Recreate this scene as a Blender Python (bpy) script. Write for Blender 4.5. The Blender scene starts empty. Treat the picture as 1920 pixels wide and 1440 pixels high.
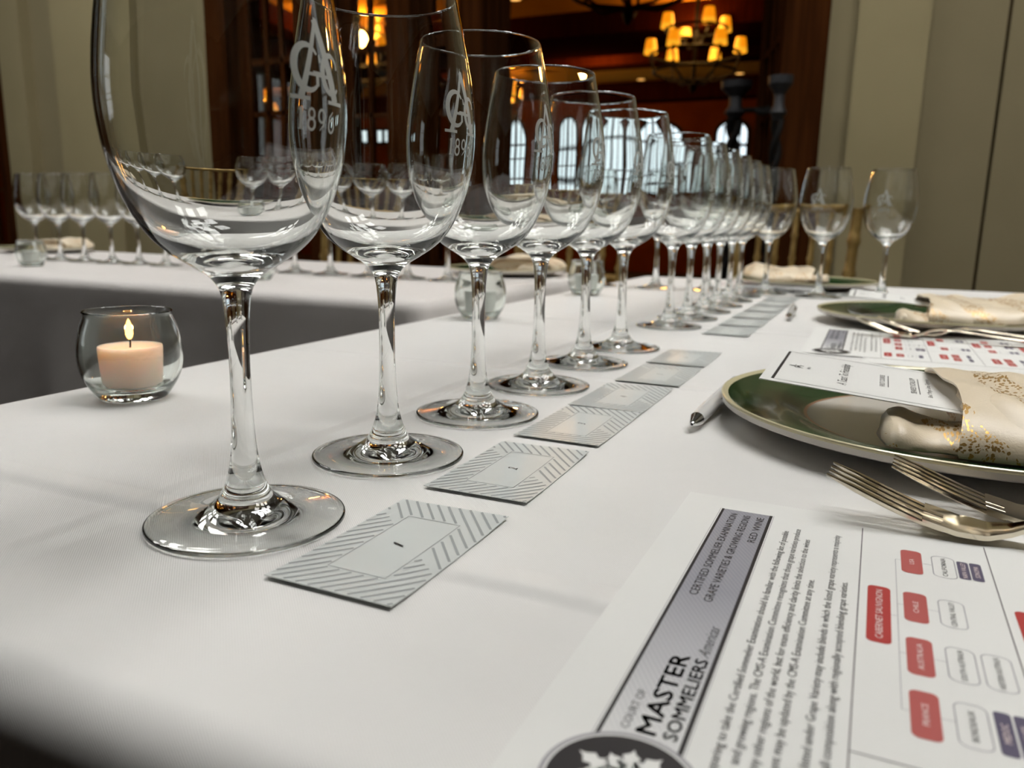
import bpy, math, random
from mathutils import Vector, Matrix
random.seed(7)
S = bpy.context.scene
C = S.collection
PI = math.pi

# ------------------------------------------------------------------ camera, exposure, light
# World frame: origin on the floor under the first glass, +Y along the line of glasses, +X towards the diners' side.
TZ = 0.75
cam_d = bpy.data.cameras.new('camera')
cam = bpy.data.objects.new('camera', cam_d); C.objects.link(cam)
cam.location = (0.2154, -0.2251, TZ + 0.1169)
pitch, roll, yaw = math.radians(11.552), math.radians(1.073), math.radians(24.417)
cam.rotation_mode = 'QUATERNION'
q = Matrix.Rotation(yaw, 3, 'Z') @ Matrix.Rotation(PI/2 - pitch, 3, 'X') @ Matrix.Rotation(roll, 3, 'Z')
cam.rotation_quaternion = q.to_quaternion()
cam_d.sensor_width = 36; cam_d.lens = 1482.4/1920*36
cam_d.clip_start = 0.01; cam_d.clip_end = 60
cam_d.dof.use_dof = True; cam_d.dof.focus_distance = 0.36; cam_d.dof.aperture_fstop = 12.5
S.camera = cam

S.view_settings.view_transform = 'Standard'; S.view_settings.look = 'None'
S.view_settings.gamma = 1; S.view_settings.use_curve_mapping = False
S.view_settings.exposure = 0.0
S.cycles.max_bounces = 40; S.cycles.transmission_bounces = 40; S.cycles.glossy_bounces = 8
S.cycles.diffuse_bounces = 4; S.cycles.transparent_max_bounces = 16
S.cycles.use_denoising = True
S.cycles.blur_glossy = 0.3; S.cycles.sample_clamp_indirect = 20
w = bpy.data.worlds.new('world'); S.world = w; w.use_nodes = True
w.node_tree.nodes['Background'].inputs[0].default_value = (0.01, 0.011, 0.012, 1)

SKY_E = 15.2      # daylight through the roof-light panes, the added second one included
WIN_E = 1.3       # daylight through this room's tall windows
FAR_WIN_E = 1.6   # daylight in the windows of the room beyond
SHADE_E = 1.0
def lamp_point(name, loc, power, col, rad):
    l = bpy.data.lights.new(name, 'POINT'); l.energy = power; l.color = col; l.shadow_soft_size = rad
    o = bpy.data.objects.new(name, l); C.objects.link(o); o.location = loc
    return o
# ------------------------------------------------------------------ materials
def nt(name):
    m = bpy.data.materials.new(name); m.use_nodes = True
    t = m.node_tree; b = t.nodes['Principled BSDF']
    return m, t, b
def setp(b, **k):
    for a, v in k.items():
        a = a.replace('_', ' ')
        if a in b.inputs: b.inputs[a].default_value = v
def mat(name, col, rough=0.5, metal=0.0, emit=None, es=1.0, **k):
    m, t, b = nt(name)
    setp(b, Base_Color=(*col, 1), Roughness=rough, Metallic=metal, **k)
    if emit: 
        b.inputs['Emission Color'].default_value = (*emit, 1); b.inputs['Emission Strength'].default_value = es
    return m
def N(t, typ, **k):
    n = t.nodes.new(typ)
    for a, v in k.items():
        if hasattr(n, a): setattr(n, a, v)
    return n
def L(t, a, b): t.links.new(a, b)
def math_n(t, op, a, b=None, c=None):
    n = N(t, 'ShaderNodeMath', operation=op)
    for i, x in enumerate((a, b, c)):
        if x is None: continue
        if isinstance(x, (int, float)): n.inputs[i].default_value = x
        else: L(t, x, n.inputs[i])
    return n.outputs[0]
def noise(t, scale, detail=3, vec=None, rough=0.5):
    n = N(t, 'ShaderNodeTexNoise'); n.inputs['Scale'].default_value = scale; n.inputs['Detail'].default_value = detail
    n.inputs['Roughness'].default_value = rough
    if vec is not None: L(t, vec, n.inputs['Vector'])
    return n.outputs['Fac']
def objco(t): return N(t, 'ShaderNodeTexCoord').outputs['Object']
def mapping(t, vec, scale=(1, 1, 1), rot=(0, 0, 0)):
    n = N(t, 'ShaderNodeMapping'); n.inputs['Scale'].default_value = scale; n.inputs['Rotation'].default_value = rot
    L(t, vec, n.inputs['Vector']); return n.outputs[0]
def ramp(t, fac, stops):
    n = N(t, 'ShaderNodeValToRGB'); e = n.color_ramp.elements
    while len(e) < len(stops): e.new(0.5)
    for i, (p, c) in enumerate(stops):
        e[i].position = p; e[i].color = (*c, 1)
    L(t, fac, n.inputs[0]); return n.outputs[0]
def bump(t, b, h, strength, dist):
    n = N(t, 'ShaderNodeBump'); n.inputs['Strength'].default_value = strength; n.inputs['Distance'].default_value = dist
    L(t, h, n.inputs['Height']); L(t, n.outputs[0], b.inputs['Normal']); return n

def glass_mat(name, col=(0.985, 0.99, 0.985), ior=1.5, rough=0.0):
    m = bpy.data.materials.new(name); m.use_nodes = True; t = m.node_tree
    t.nodes.remove(t.nodes['Principled BSDF'])
    g = N(t, 'ShaderNodeBsdfGlass'); g.inputs['Color'].default_value = (*col, 1); g.inputs['IOR'].default_value = ior
    g.inputs['Roughness'].default_value = rough
    L(t, g.outputs[0], t.nodes['Material Output'].inputs['Surface'])
    return m

# white linen: fine diagonal twill, pressed fold lines every 0.35 m
def cloth_mat(name, col, folds_y=(), folds_x=()):
    m, t, b = nt(name)
    co = objco(t); sx = N(t, 'ShaderNodeSeparateXYZ'); L(t, co, sx.inputs[0])
    x, y, z = sx.outputs
    d = math_n(t, 'MULTIPLY', math_n(t, 'ADD', math_n(t, 'ADD', x, y), math_n(t, 'MULTIPLY', z, 1.0)), 0.7071*2*PI/0.00078)
    tw = math_n(t, 'SINE', d)
    w2 = math_n(t, 'SINE', math_n(t, 'MULTIPLY', math_n(t, 'SUBTRACT', x, y), 0.7071*2*PI/0.0011))
    h = math_n(t, 'ADD', math_n(t, 'MULTIPLY', tw, 0.00004), math_n(t, 'MULTIPLY', w2, 0.000012))
    soft = noise(t, 9, 3, co)
    h = math_n(t, 'ADD', h, math_n(t, 'MULTIPLY', soft, 0.006))
    for ax, fs in ((y, folds_y), (x, folds_x)):
        for f in fs:
            wob = math_n(t, 'MULTIPLY', math_n(t, 'SUBTRACT', noise(t, 6, 1, co), 0.5), 0.006)
            dd = math_n(t, 'ABSOLUTE', math_n(t, 'SUBTRACT', math_n(t, 'ADD', ax, wob), f))
            mr = N(t, 'ShaderNodeMapRange', interpolation_type='SMOOTHSTEP'); L(t, dd, mr.inputs[0])
            mr.inputs[1].default_value = 0; mr.inputs[2].default_value = 0.011
            mr.inputs[3].default_value = 0.0030; mr.inputs[4].default_value = 0
            h = math_n(t, 'ADD', h, mr.outputs[0])
    bump(t, b, h, 0.8, 1.0)
    c = ramp(t, math_n(t, 'ADD', math_n(t, 'MULTIPLY', tw, 0.5), 0.5), [(0, tuple(v*0.90 for v in col)), (1, col)])
    L(t, c, b.inputs['Base Color'])
    setp(b, Roughness=0.62, Sheen_Weight=0.15, Sheen_Roughness=0.4, Specular_IOR_Level=0.35)
    return m
M = {}
M['linen'] = cloth_mat('white_linen', (0.81, 0.80, 0.775), folds_y=(-0.003, 0.347, 0.70, 1.05, 1.40), folds_x=(-0.05,))
M['linen2'] = cloth_mat('white_linen_side', (0.80, 0.765, 0.735), folds_x=(-0.9, -1.8))
M['glass'] = glass_mat('crystal')
M['votive_glass'] = glass_mat('votive_glass', (0.97, 0.985, 0.975), 1.48)
M['pane'] = glass_mat('window_pane', (0.9, 0.9, 0.88), 1.45)
M['frost'] = mat('etched_frost', (0.50, 0.51, 0.47), 0.85)
M['card'] = mat('pearl_card', (0.66, 0.69, 0.67), 0.38, 0.15)
M['card_print'] = mat('grey_print', (0.32, 0.34, 0.34), 0.5)
M['ink'] = mat('black_ink', (0.012, 0.009, 0.010), 0.45)
M['ink_grey'] = mat('grey_ink', (0.10, 0.10, 0.10), 0.5)
M['paper'] = mat('white_paper', (0.80, 0.80, 0.77), 0.6)
M['red'] = mat('red_print', (0.45, 0.022, 0.018), 0.5)
M['pink'] = mat('pink_print', (0.47, 0.085, 0.075), 0.5)
M['plum'] = mat('plum_print', (0.085, 0.07, 0.13), 0.5)
M['line'] = mat('line_print', (0.36, 0.35, 0.37), 0.5)
M['rule'] = mat('rule_print', (0.09, 0.07, 0.08), 0.5)
M['white_print'] = mat('white_lettering', (0.85, 0.70, 0.68), 0.5)
M['show'] = mat('show_through', (0.70, 0.70, 0.67), 0.6)
def hatch():
    m, t, b = nt('header_hatch')
    co = objco(t); sx = N(t, 'ShaderNodeSeparateXYZ'); L(t, co, sx.inputs[0])
    s = math_n(t, 'SINE', math_n(t, 'MULTIPLY', math_n(t, 'ADD', sx.outputs[0], math_n(t, 'MULTIPLY', sx.outputs[1], 0.6)), 2*PI/0.0016))
    base = N(t, 'ShaderNodeMapRange'); L(t, sx.outputs[1], base.inputs[0])
    base.inputs[1].default_value = -0.065; base.inputs[2].default_value = 0.02; base.inputs[3].default_value = 0.0; base.inputs[4].default_value = 1.0
    a = ramp(t, math_n(t, 'ADD', math_n(t, 'MULTIPLY', s, 0.06), math_n(t, 'MULTIPLY', base.outputs[0], 0.85)), [(0.0, (0.72, 0.72, 0.71)), (0.35, (0.50, 0.50, 0.52)), (1.0, (0.25, 0.25, 0.29))])
    L(t, a, b.inputs['Base Color']); setp(b, Roughness=0.5)
    return m
M['hatch'] = hatch()
def silver():
    m, t, b = nt('silver_plate')
    co = objco(t)
    setp(b, Base_Color=(0.74, 0.67, 0.54, 1), Metallic=1.0, Roughness=0.12)
    r = ramp(t, noise(t, 60, 4, co), [(0.4, (0.09,)*3), (0.75, (0.22,)*3)]); L(t, r, b.inputs['Roughness'])
    return m
M['silver'] = silver()
M['chrome'] = mat('chrome', (0.75, 0.75, 0.75), 0.12, 1.0)
M['pen_white'] = mat('white_barrel', (0.72, 0.72, 0.71), 0.22, Coat_Weight=0.4)
M['plate_white'] = mat('cream_china', (0.70, 0.66, 0.60), 0.12, Coat_Weight=0.5)
M['plate_green'] = mat('green_glaze', (0.008, 0.040, 0.012), 0.12, Coat_Weight=0.2)
M['plate_edge'] = mat('cream_gold_edge', (0.66, 0.60, 0.38), 0.25, 0.1, Coat_Weight=0.3)
M['plate_under'] = mat('china_underside', (0.62, 0.58, 0.52), 0.3)
M['gold_line'] = mat('rose_gold_line', (0.45, 0.25, 0.15), 0.3, 0.5)
def satin():
    m, t, b = nt('champagne_jacquard')
    co = objco(t)
    warp = N(t, 'ShaderNodeVectorMath', operation='ADD')
    nz = N(t, 'ShaderNodeTexNoise'); nz.inputs['Scale'].default_value = 18; L(t, co, nz.inputs['Vector'])
    sc = N(t, 'ShaderNodeVectorMath', operation='SCALE'); sc.inputs['Scale'].default_value = 0.03; L(t, nz.outputs['Color'], sc.inputs[0])
    L(t, co, warp.inputs[0]); L(t, sc.outputs[0], warp.inputs[1])
    wv = N(t, 'ShaderNodeTexWave', wave_type='BANDS', bands_direction='DIAGONAL'); L(t, mapping(t, warp.outputs[0], (1, 1, 1.5), (0, 0, 0.5)), wv.inputs['Vector'])
    wv.inputs['Scale'].default_value = 8.5; wv.inputs['Distortion'].default_value = 2.0; wv.inputs['Detail'].default_value = 1
    vo = N(t, 'ShaderNodeTexVoronoi'); vo.inputs['Scale'].default_value = 620
    L(t, mapping(t, warp.outputs[0], (1, 0.30, 1), (0, 0, 0.9)), vo.inputs['Vector'])
    leafn = noise(t, 150, 2, mapping(t, warp.outputs[0], (1, 0.4, 1), (0, 0, -0.6)))
    band = math_n(t, 'GREATER_THAN', wv.outputs['Fac'], 0.62)
    leaf = math_n(t, 'GREATER_THAN', leafn, 0.47)
    cell = math_n(t, 'LESS_THAN', vo.outputs['Distance'], 0.48)
    mask = math_n(t, 'MULTIPLY', math_n(t, 'MULTIPLY', band, leaf), cell)
    mx = N(t, 'ShaderNodeMix', data_type='RGBA'); L(t, mask, mx.inputs[0])
    mx.inputs[6].default_value = (0.80, 0.68, 0.50, 1); mx.inputs[7].default_value = (0.55, 0.33, 0.10, 1)
    L(t, mx.outputs[2], b.inputs['Base Color'])
    L(t, math_n(t, 'MULTIPLY', mask, 0.75), b.inputs['Metallic'])
    setp(b, Roughness=0.38, Sheen_Weight=0.3, Sheen_Roughness=0.3, Specular_IOR_Level=0.6)
    fine = noise(t, 900, 2, co)
    h = math_n(t, 'ADD', math_n(t, 'MULTIPLY', mask, 0.0004), math_n(t, 'MULTIPLY', fine, 0.00015))
    bump(t, b, h, 0.8, 1.0)
    return m
M['satin'] = satin()
def bamboo_gold():
    m, t, b = nt('gilt_wood')
    r = ramp(t, noise(t, 25, 3, objco(t)), [(0.3, (0.24, 0.15, 0.045)), (0.7, (0.40, 0.27, 0.09))]); L(t, r, b.inputs['Base Color'])
    setp(b, Metallic=0.55, Roughness=0.38); return m
M['gilt'] = bamboo_gold()
M['cushion'] = mat('ivory_cushion', (0.45, 0.40, 0.32), 0.8)
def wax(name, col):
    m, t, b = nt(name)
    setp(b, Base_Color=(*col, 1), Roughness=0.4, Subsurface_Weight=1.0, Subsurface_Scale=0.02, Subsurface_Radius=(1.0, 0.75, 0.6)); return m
M['wax'] = wax('glow_tinted_wax', (0.92, 0.72, 0.60)); M['wax_white'] = mat('white_wax', (0.80, 0.80, 0.76), 0.5)  # lit wax tinted peach for the flame's glow; unlit wax stays white
M['wick'] = mat('wick', (0.02, 0.015, 0.01), 0.9)
M['flame'] = mat('flame', (0, 0, 0), 1, emit=(1.0, 0.50, 0.12), es=6)
def to_matte(m, t, b, colour):
    """swap the coated shader for a plain matte one"""
    d = N(t, 'ShaderNodeBsdfDiffuse'); L(t, colour, d.inputs['Color'])
    if b.inputs['Normal'].is_linked: L(t, b.inputs['Normal'].links[0].from_socket, d.inputs['Normal'])
    L(t, d.outputs[0], t.nodes['Material Output'].inputs['Surface']); t.nodes.remove(b); return m
def wall_paint(name, c1, c2):
    m, t, b = nt(name); co = objco(t)
    r = ramp(t, noise(t, 3, 5, co), [(0.3, c1), (0.7, c2)]); L(t, r, b.inputs['Base Color']); setp(b, Roughness=0.9, Specular_IOR_Level=0.1)
    bump(t, b, noise(t, 120, 3, co), 0.35, 0.004); return to_matte(m, t, b, r)
M['taupe'] = wall_paint('taupe_plaster', (0.225, 0.190, 0.112), (0.245, 0.207, 0.124))
M['cream'] = wall_paint('cream_plaster', (0.285, 0.240, 0.136), (0.305, 0.258, 0.148))
M['midtone'] = wall_paint('stone_plaster', (0.245, 0.207, 0.122), (0.262, 0.222, 0.132))
def wood(name, c1, c2, rough=0.35):
    m, t, b = nt(name); co = objco(t)
    n = noise(t, 6, 5, mapping(t, co, (6, 6, 0.35)))
    r = ramp(t, n, [(0.3, c1), (0.7, c2)]); L(t, r, b.inputs['Base Color']); return to_matte(m, t, b, r)
M['wood'] = wood('dark_walnut', (0.022, 0.007, 0.002), (0.055, 0.018, 0.005))
M['beam'] = wood('beam_wood', (0.013, 0.002, 0.0006), (0.022, 0.004, 0.001), 0.7)
M['iron'] = mat('black_iron', (0.004, 0.0035, 0.003), 0.7, 0.0, Specular_IOR_Level=0.15)
M['iron_grey'] = mat('grey_iron', (0.022, 0.022, 0.025), 0.6, 0.2)
M['ceiling_tan'] = wall_paint('tan_ceiling', (0.34, 0.15, 0.015), (0.38, 0.17, 0.02))
M['lounge_wall'] = wall_paint('russet_wall', (0.075, 0.017, 0.003), (0.10, 0.024, 0.004))
M['ceiling'] = wall_paint('ceiling_white', (0.34, 0.32, 0.27), (0.37, 0.35, 0.30))
M['carpet'] = wall_paint('carpet', (0.022, 0.016, 0.012), (0.035, 0.026, 0.02))
M['shade'] = mat('amber_shade', (0.6, 0.35, 0.1), 0.8, emit=(0.90, 0.27, 0.004), es=SHADE_E)
M['shade_rim'] = mat('amber_shade_rim', (0.6, 0.4, 0.1), 0.8, emit=(0.95, 0.42, 0.02), es=SHADE_E)
M['bulb'] = mat('downlight_glow', (0.6, 0.4, 0.2), 0.8, emit=(1.0, 0.50, 0.12), es=1.6)
M['far_day'] = mat('far_daylight', (0, 0, 0), 1, emit=(0.80, 0.93, 1.0), es=FAR_WIN_E)
M['sky_pane'] = mat('roof_daylight', (0, 0, 0), 1, emit=(1.0, 0.985, 0.955), es=SKY_E)
M['win_pane'] = mat('window_daylight', (0, 0, 0), 1, emit=(0.92, 0.97, 1.0), es=WIN_E)

# ------------------------------------------------------------------ mesh helpers
class MB:
    def __init__(s): s.v = []; s.f = []; s.m = []; s.mi = 0; s.mats = []
    def use(s, m):
        if m not in s.mats: s.mats.append(m)
        s.mi = s.mats.index(m); return s
    def add(s, vs, fs):
        o = len(s.v); s.v += [tuple(p) for p in vs]
        for f in fs: s.f.append([i+o for i in f]); s.m.append(s.mi)
    def box(s, a, b, mtx=None):
        (x0, y0, z0), (x1, y1, z1) = a, b
        vs = [(x, y, z) for z in (z0, z1) for x, y in ((x0, y0), (x1, y0), (x1, y1), (x0, y1))]
        if mtx is not None: vs = [mtx @ Vector(p) for p in vs]
        s.add(vs, [(3, 2, 1, 0), (4, 5, 6, 7), (0, 1, 5, 4), (1, 2, 6, 5), (2, 3, 7, 6), (3, 0, 4, 7)])
    def tube(s, pts, rad, n=12, cap=True, flat=1.0):
        pts = [Vector(p) for p in pts]; k = len(pts)
        rad = [rad]*k if isinstance(rad, (int, float)) else rad
        prev = None; rings = []
        for i, p in enumerate(pts):
            d = (pts[min(i+1, k-1)] - pts[max(i-1, 0)]).normalized()
            if prev is None:
                a = Vector((0, 0, 1)) if abs(d.z) < 0.9 else Vector((1, 0, 0))
                u = d.cross(a).normalized()
            else: u = (prev - d*prev.dot(d)).normalized()
            prev = u; v = d.cross(u)
            rings.append([p + u*math.cos(2*PI*j/n)*rad[i] + v*math.sin(2*PI*j/n)*rad[i]*flat for j in range(n)])
        vs = [q for r in rings for q in r]; fs = []
        for i in range(k-1):
            for j in range(n): fs.append((i*n+j, i*n+(j+1) % n, (i+1)*n+(j+1) % n, (i+1)*n+j))
        if cap: fs.append(tuple(range(n))[::-1]); fs.append(tuple((k-1)*n+j for j in range(n)))
        s.add(vs, fs)
    def lathe(s, prof, n=48, c=(0, 0, 0)):
        vs = []; idx = []
        for r, z in prof:
            if r < 1e-7: idx.append([len(vs)]); vs.append((c[0], c[1], c[2]+z))
            else:
                idx.append(list(range(len(vs), len(vs)+n)))
                vs += [(c[0]+r*math.cos(2*PI*j/n), c[1]+r*math.sin(2*PI*j/n), c[2]+z) for j in range(n)]
        fs = []
        for a, b in zip(idx, idx[1:]):
            if len(a) == 1 and len(b) == 1: continue
            for j in range(n):
                k = (j+1) % n
                if len(a) == 1: fs.append((a[0], b[k], b[j]))
                elif len(b) == 1: fs.append((a[j], a[k], b[0]))
                else: fs.append((a[j], a[k], b[k], b[j]))
        s.add(vs, fs)
    def build(s, name, m=None, parent=None, smooth=True, fn=None):
        me = bpy.data.meshes.new(name)
        vs = [fn(Vector(p)) for p in s.v] if fn else s.v
        me.from_pydata(vs, [], s.f)
        mats = s.mats if s.mats else [m]
        for mm in mats: me.materials.append(mm)
        if s.mats:
            for p, i in zip(me.polygons, s.m): p.material_index = i
        me.update()
        if smooth:
            for p in me.polygons: p.use_smooth = True
            try: me.set_sharp_from_angle(angle=math.radians(38))
            except Exception: pass
        o = bpy.data.objects.new(name, me); C.objects.link(o)
        if parent is not None: o.parent = parent
        return o
def tag(o, label=None, cat=None, group=None, kind=None):
    if label: o['label'] = label
    if cat: o['category'] = cat
    if group: o['group'] = group
    if kind: o['kind'] = kind
    return o
def thing(name, label, cat, loc=(0, 0, 0), rz=0.0, group=None):
    o = bpy.data.objects.new(name, None); C.objects.link(o); o.empty_display_size = 0.05
    o.location = loc; o.rotation_euler = (0, 0, rz)
    return tag(o, label, cat, group)
def dup(root, loc, rz, label, group=None):
    r = root.copy(); C.objects.link(r); r.location = loc; r.rotation_euler = (0, 0, rz); r['label'] = label
    if group: r['group'] = group
    def kids(a, b):
        for ch in [c for c in bpy.data.objects if c.parent == a]:
            c = ch.copy(); C.objects.link(c); c.parent = b; kids(ch, c)
    kids(root, r)
    return r
def struct(name, b, m=None, parent=None, smooth=False):
    o = b.build(name, m, parent, smooth)
    if parent is None: o['kind'] = 'structure'
    return o
def crom(pts, sub):
    out = []; P = [pts[0]] + list(pts) + [pts[-1]]
    for i in range(1, len(P)-2):
        p0, p1, p2, p3 = P[i-1], P[i], P[i+1], P[i+2]
        for k in range(sub):
            t = k/sub
            out.append(tuple(0.5*((2*b) + (-a+c)*t + (2*a-5*b+4*c-d)*t*t + (-a+3*b-3*c+d)*t**3) for a, b, c, d in zip(p0, p1, p2, p3)))
    out.append(tuple(pts[-1])); return out
def smooth01(t): t = max(0, min(1, t)); return t*t*(3-2*t)

# text as flat mesh data, normalised: origin at baseline start, height in cap-height units
def text_data(body, size=1.0, shear=0.0, bold=0.0, align='LEFT', wide=1.0):
    cu = bpy.data.curves.new('t', 'FONT'); cu.body = body; cu.size = size; cu.shear = shear; cu.offset = bold*size
    cu.resolution_u = 2; cu.align_x = align
    ob = bpy.data.objects.new('t', cu); C.objects.link(ob)
    bpy.context.view_layer.update()
    dg = bpy.context.evaluated_depsgraph_get()
    me = bpy.data.meshes.new_from_object(ob.evaluated_get(dg))
    vs = [(v.co.x*wide, v.co.y) for v in me.vertices]; fs = [tuple(p.vertices) for p in me.polygons]
    bpy.data.objects.remove(ob); bpy.data.meshes.remove(me); bpy.data.curves.remove(cu)
    return vs, fs
def put_text(b, body, s0, s1, base, h, plane, shear=0.0, bold=0.0):
    """Lettering from s0 to s1 along the reading direction with cap height h; plane maps (s, t) to a point."""
    vs, fs = text_data(body, 1.0, shear, bold)
    if not vs: return
    x0 = min(v[0] for v in vs); x1 = max(v[0] for v in vs)
    cap = 0.72
    k = (s1-s0)/(x1-x0)
    b.add([plane(s0+(x-x0)*k, base+y*h/cap) for x, y in vs], fs)
def rect(b, s0, s1, t0, t1, plane, n=1):
    vs = []
    for i in range(n+1):
        s = s0+(s1-s0)*i/n; vs += [plane(s, t0), plane(s, t1)]
    b.add(vs, [(2*i, 2*i+2, 2*i+3, 2*i+1) for i in range(n)])
def rrect_pts(s0, s1, t0, t1, r, n=5):
    out = []
    for cx, cy, a in ((s1-r, t1-r, 0), (s0+r, t1-r, 90), (s0+r, t0+r, 180), (s1-r, t0+r, 270)):
        for i in range(n+1):
            th = math.radians(a+90*i/n); out.append((cx+r*math.cos(th), cy+r*math.sin(th)))
    return out
def rrect(b, s0, s1, t0, t1, r, plane):
    p = rrect_pts(s0, s1, t0, t1, r); b.add([plane(*q) for q in p], [tuple(range(len(p)))])
def rring(b, s0, s1, t0, t1, r, wd, plane):
    p = rrect_pts(s0, s1, t0, t1, r); p2 = rrect_pts(s0+wd, s1-wd, t0+wd, t1-wd, max(r-wd, 1e-5)); n = len(p)
    b.add([plane(*q) for q in p+p2], [(i, (i+1) % n, n+(i+1) % n, n+i) for i in range(n)])

# ------------------------------------------------------------------ the dining room
YW = 3.2
def room():
    b = MB(); b.box((-14, -5, -0.1), (4, 14.6, 0)); struct('floor', b, M['carpet'])
    # wall with the double doors: bands of plaster, cream pilasters standing proud
    def band(name, x0, x1, m, y=YW, top=3.4, bot=0):
        b = MB(); b.box((x0, y, bot), (x1, YW+0.25, top)); return struct(name, b, m)
    band('wall_front', -0.04, 0.062, M['midtone'], YW)
    band('wall_front.001', 0.302, 0.546, M['taupe'], YW)
    band('wall_front.002', 0.556, 4.0, M['taupe'], YW-0.012)
    band('wall_front.003', 0.546, 0.556, M['wood'], YW+0.03)
    band('wall_front.004', -3.85, -3.26, M['taupe'], YW+0.03)
    band('wall_front.005', -3.26, -3.17, M['midtone'], YW)
    band('wall_front.006', -4.34, -4.33, M['taupe'], YW)
    band('wall_front.007', -4.615, -4.34, M['midtone'], YW+0.02)
    band('wall_front.008', -7.5, -5.6, M['taupe'], YW)
    for i, (x0, x1) in enumerate(((0.062, 0.302), (-4.33, -3.85), (-4.825, -4.615))):
        band('trim_%d' % (i+1), x0, x1, M['cream'], YW-0.05)
    b = MB(); b.box((-3.17, YW, 2.5), (-0.04, YW+0.25, 3.4)); struct('wall_front.009', b, M['taupe'])
    b = MB(); b.box((-5.6, YW, 2.5), (-4.825, YW+0.25, 3.4)); struct('wall_front.010', b, M['taupe'])
    b = MB(); b.box((-7.6, -5, 0), (-7.5, YW, 3.4)); struct('wall_left', b, M['wood'])
    b = MB(); b.box((4.0, -5, 0), (4.1, YW, 3.4)); struct('wall_right', b, M['wood'])
    b = MB(); b.box((-7.5, -5.1, 0), (4.0, -5, 3.4)); struct('wall_back', b, M['wood'])
    # ceiling with a roof light of three by three panes
    hw, cy = 1.05, 1.15
    b = MB()
    xs = [-7.5, -3.3-hw, -3.3+hw, 0.75-hw, 0.75+hw, 4.0]
    for i in (0, 2, 4): b.box((xs[i], -5, 3.4), (xs[i+1], YW, 3.5))
    for i in (1, 3): b.box((xs[i], -5, 3.4), (xs[i+1], cy-hw, 3.5)); b.box((xs[i], cy+hw, 3.4), (xs[i+1], YW, 3.5))
    struct('ceiling', b, M['ceiling'])
    for k, cx in ((1, 0.75), (2, -3.3)):  # second roof light is added, with larger panes, to brighten the outer wall
        e = hw/3-(0.125 if k == 1 else 0.06)
        b = MB()
        for i in range(4):
            p = -hw + i*2*hw/3
            b.box((cx+p-0.126, cy-hw, 3.40), (cx+p+0.126, cy+hw, 3.44)); b.box((cx-hw, cy+p-0.126, 3.40), (cx+hw, cy+p+0.126, 3.44))
        wf = struct('window_%d' % k, b, M['ceiling'])
        b = MB()
        for i in range(3):
            for j in range(3):
                x = cx-hw+(i+0.5)*2*hw/3; y = cy-hw+(j+0.5)*2*hw/3
                b.box((x-e, y-e, 3.43), (x+e, y+e, 3.435))
        b.build('pane', M['sky_pane'], wf, False)
    # tall windows in the side wall and in the wall behind the camera
    k = 3
    for (ax, c0) in (('L', -2.2),):
        b = MB(); g = MB()
        def bx(m_, u0, u1, z0, z1, d0, d1):
            if ax == 'L': m_.box((-7.5+d0, u0, z0), (-7.5+d1, u1, z1))
            elif ax == 'R': m_.box((4.0-d1, u0, z0), (4.0-d0, u1, z1))
            else: m_.box((u0, -5+d0, z0), (u1, -5+d1, z1))
        for u in (-0.6, -0.2, 0.2, 0.6): bx(b, c0+u-0.025, c0+u+0.025, 0.85, 2.75, 0, 0.05)
        for z in (0.85, 1.48, 2.11, 2.75): bx(b, c0-0.625, c0+0.625, z-0.025, z+0.025, 0, 0.05)
        bx(g, c0-0.6, c0+0.6, 0.87, 2.73, 0.005, 0.012)
        wf = struct('window_%d' % k, b, M['ceiling']); g.build('pane', M['win_pane'], wf, False); k += 1
room()

# glazed double doors in the opening; the two leaves nearer the end wall stand open into the lounge
def door_leaf(n, x0, x1, cols, y=YW+0.10, rz=0.0, hinge=None, label=None):
    b = MB(); wd = x1-x0; st = 0.085
    b.box((0, -0.025, 0), (st, 0.025, 2.42)); b.box((wd-st, -0.025, 0), (wd, 0.025, 2.42))
    b.box((st, -0.025, 0), (wd-st, 0.025, 0.25)); b.box((st, -0.025, 2.3), (wd-st, 0.025, 2.42))
    iw = wd-2*st
    for i in range(1, cols): b.box((st+iw*i/cols-0.014, -0.015, 0.25), (st+iw*i/cols+0.014, 0.015, 2.3))
    for z in (0.66, 1.02, 1.38, 1.68, 1.99): b.box((st, -0.015, z-0.014), (wd-st, 0.015, z+0.014))
    o = struct('door_%d' % n, b, M['wood'])
    g = MB(); g.box((st, -0.003, 0.25), (wd-st, 0.003, 2.3)); g.build('pane', M['pane'], o, False)
    h = MB(); h.tube([(wd-0.045, -0.03, 1.0), (wd-0.045, -0.06, 1.0), (wd-0.045, -0.065, 1.1)], 0.009, 8); h.build('door_handle', M['iron'], o)
    if hinge: o.location = (hinge[0], hinge[1], 0)
    else: o.location = (x0, y, 0)
    o.rotation_euler = (0, 0, rz)
    return o
b = MB()
for x0, x1 in ((-3.17, -3.02), (-2.50, -2.40), (-2.00, -1.88), (-1.60, -1.51), (-0.20, -0.04)):
    b.box((x0, YW-0.03, 0), (x1, YW+0.28, 2.5))
b.box((-3.17, YW-0.031, 2.42), (-0.04, YW+0.281, 2.56))
struct('trim_4', b, M['wood'])
b = MB(); b.box((-4.83, YW-0.03, 0), (-4.95, YW+0.28, 2.5)); b.box((-5.6, YW-0.03, 0), (-5.48, YW+0.28, 2.5)); struct('trim_5', b, M['wood'])
door_leaf(1, -3.02, -2.50, 3); door_leaf(2, -2.40, -2.00, 2); door_leaf(3, -1.88, -1.60, 1)
door_leaf(4, 0, 0.66, 3, hinge=(-0.215, YW+0.27), rz=math.radians(106))
door_leaf(5, 0, 0.64, 3, hinge=(-5.50, YW+0.12), rz=math.radians(0))

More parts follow.
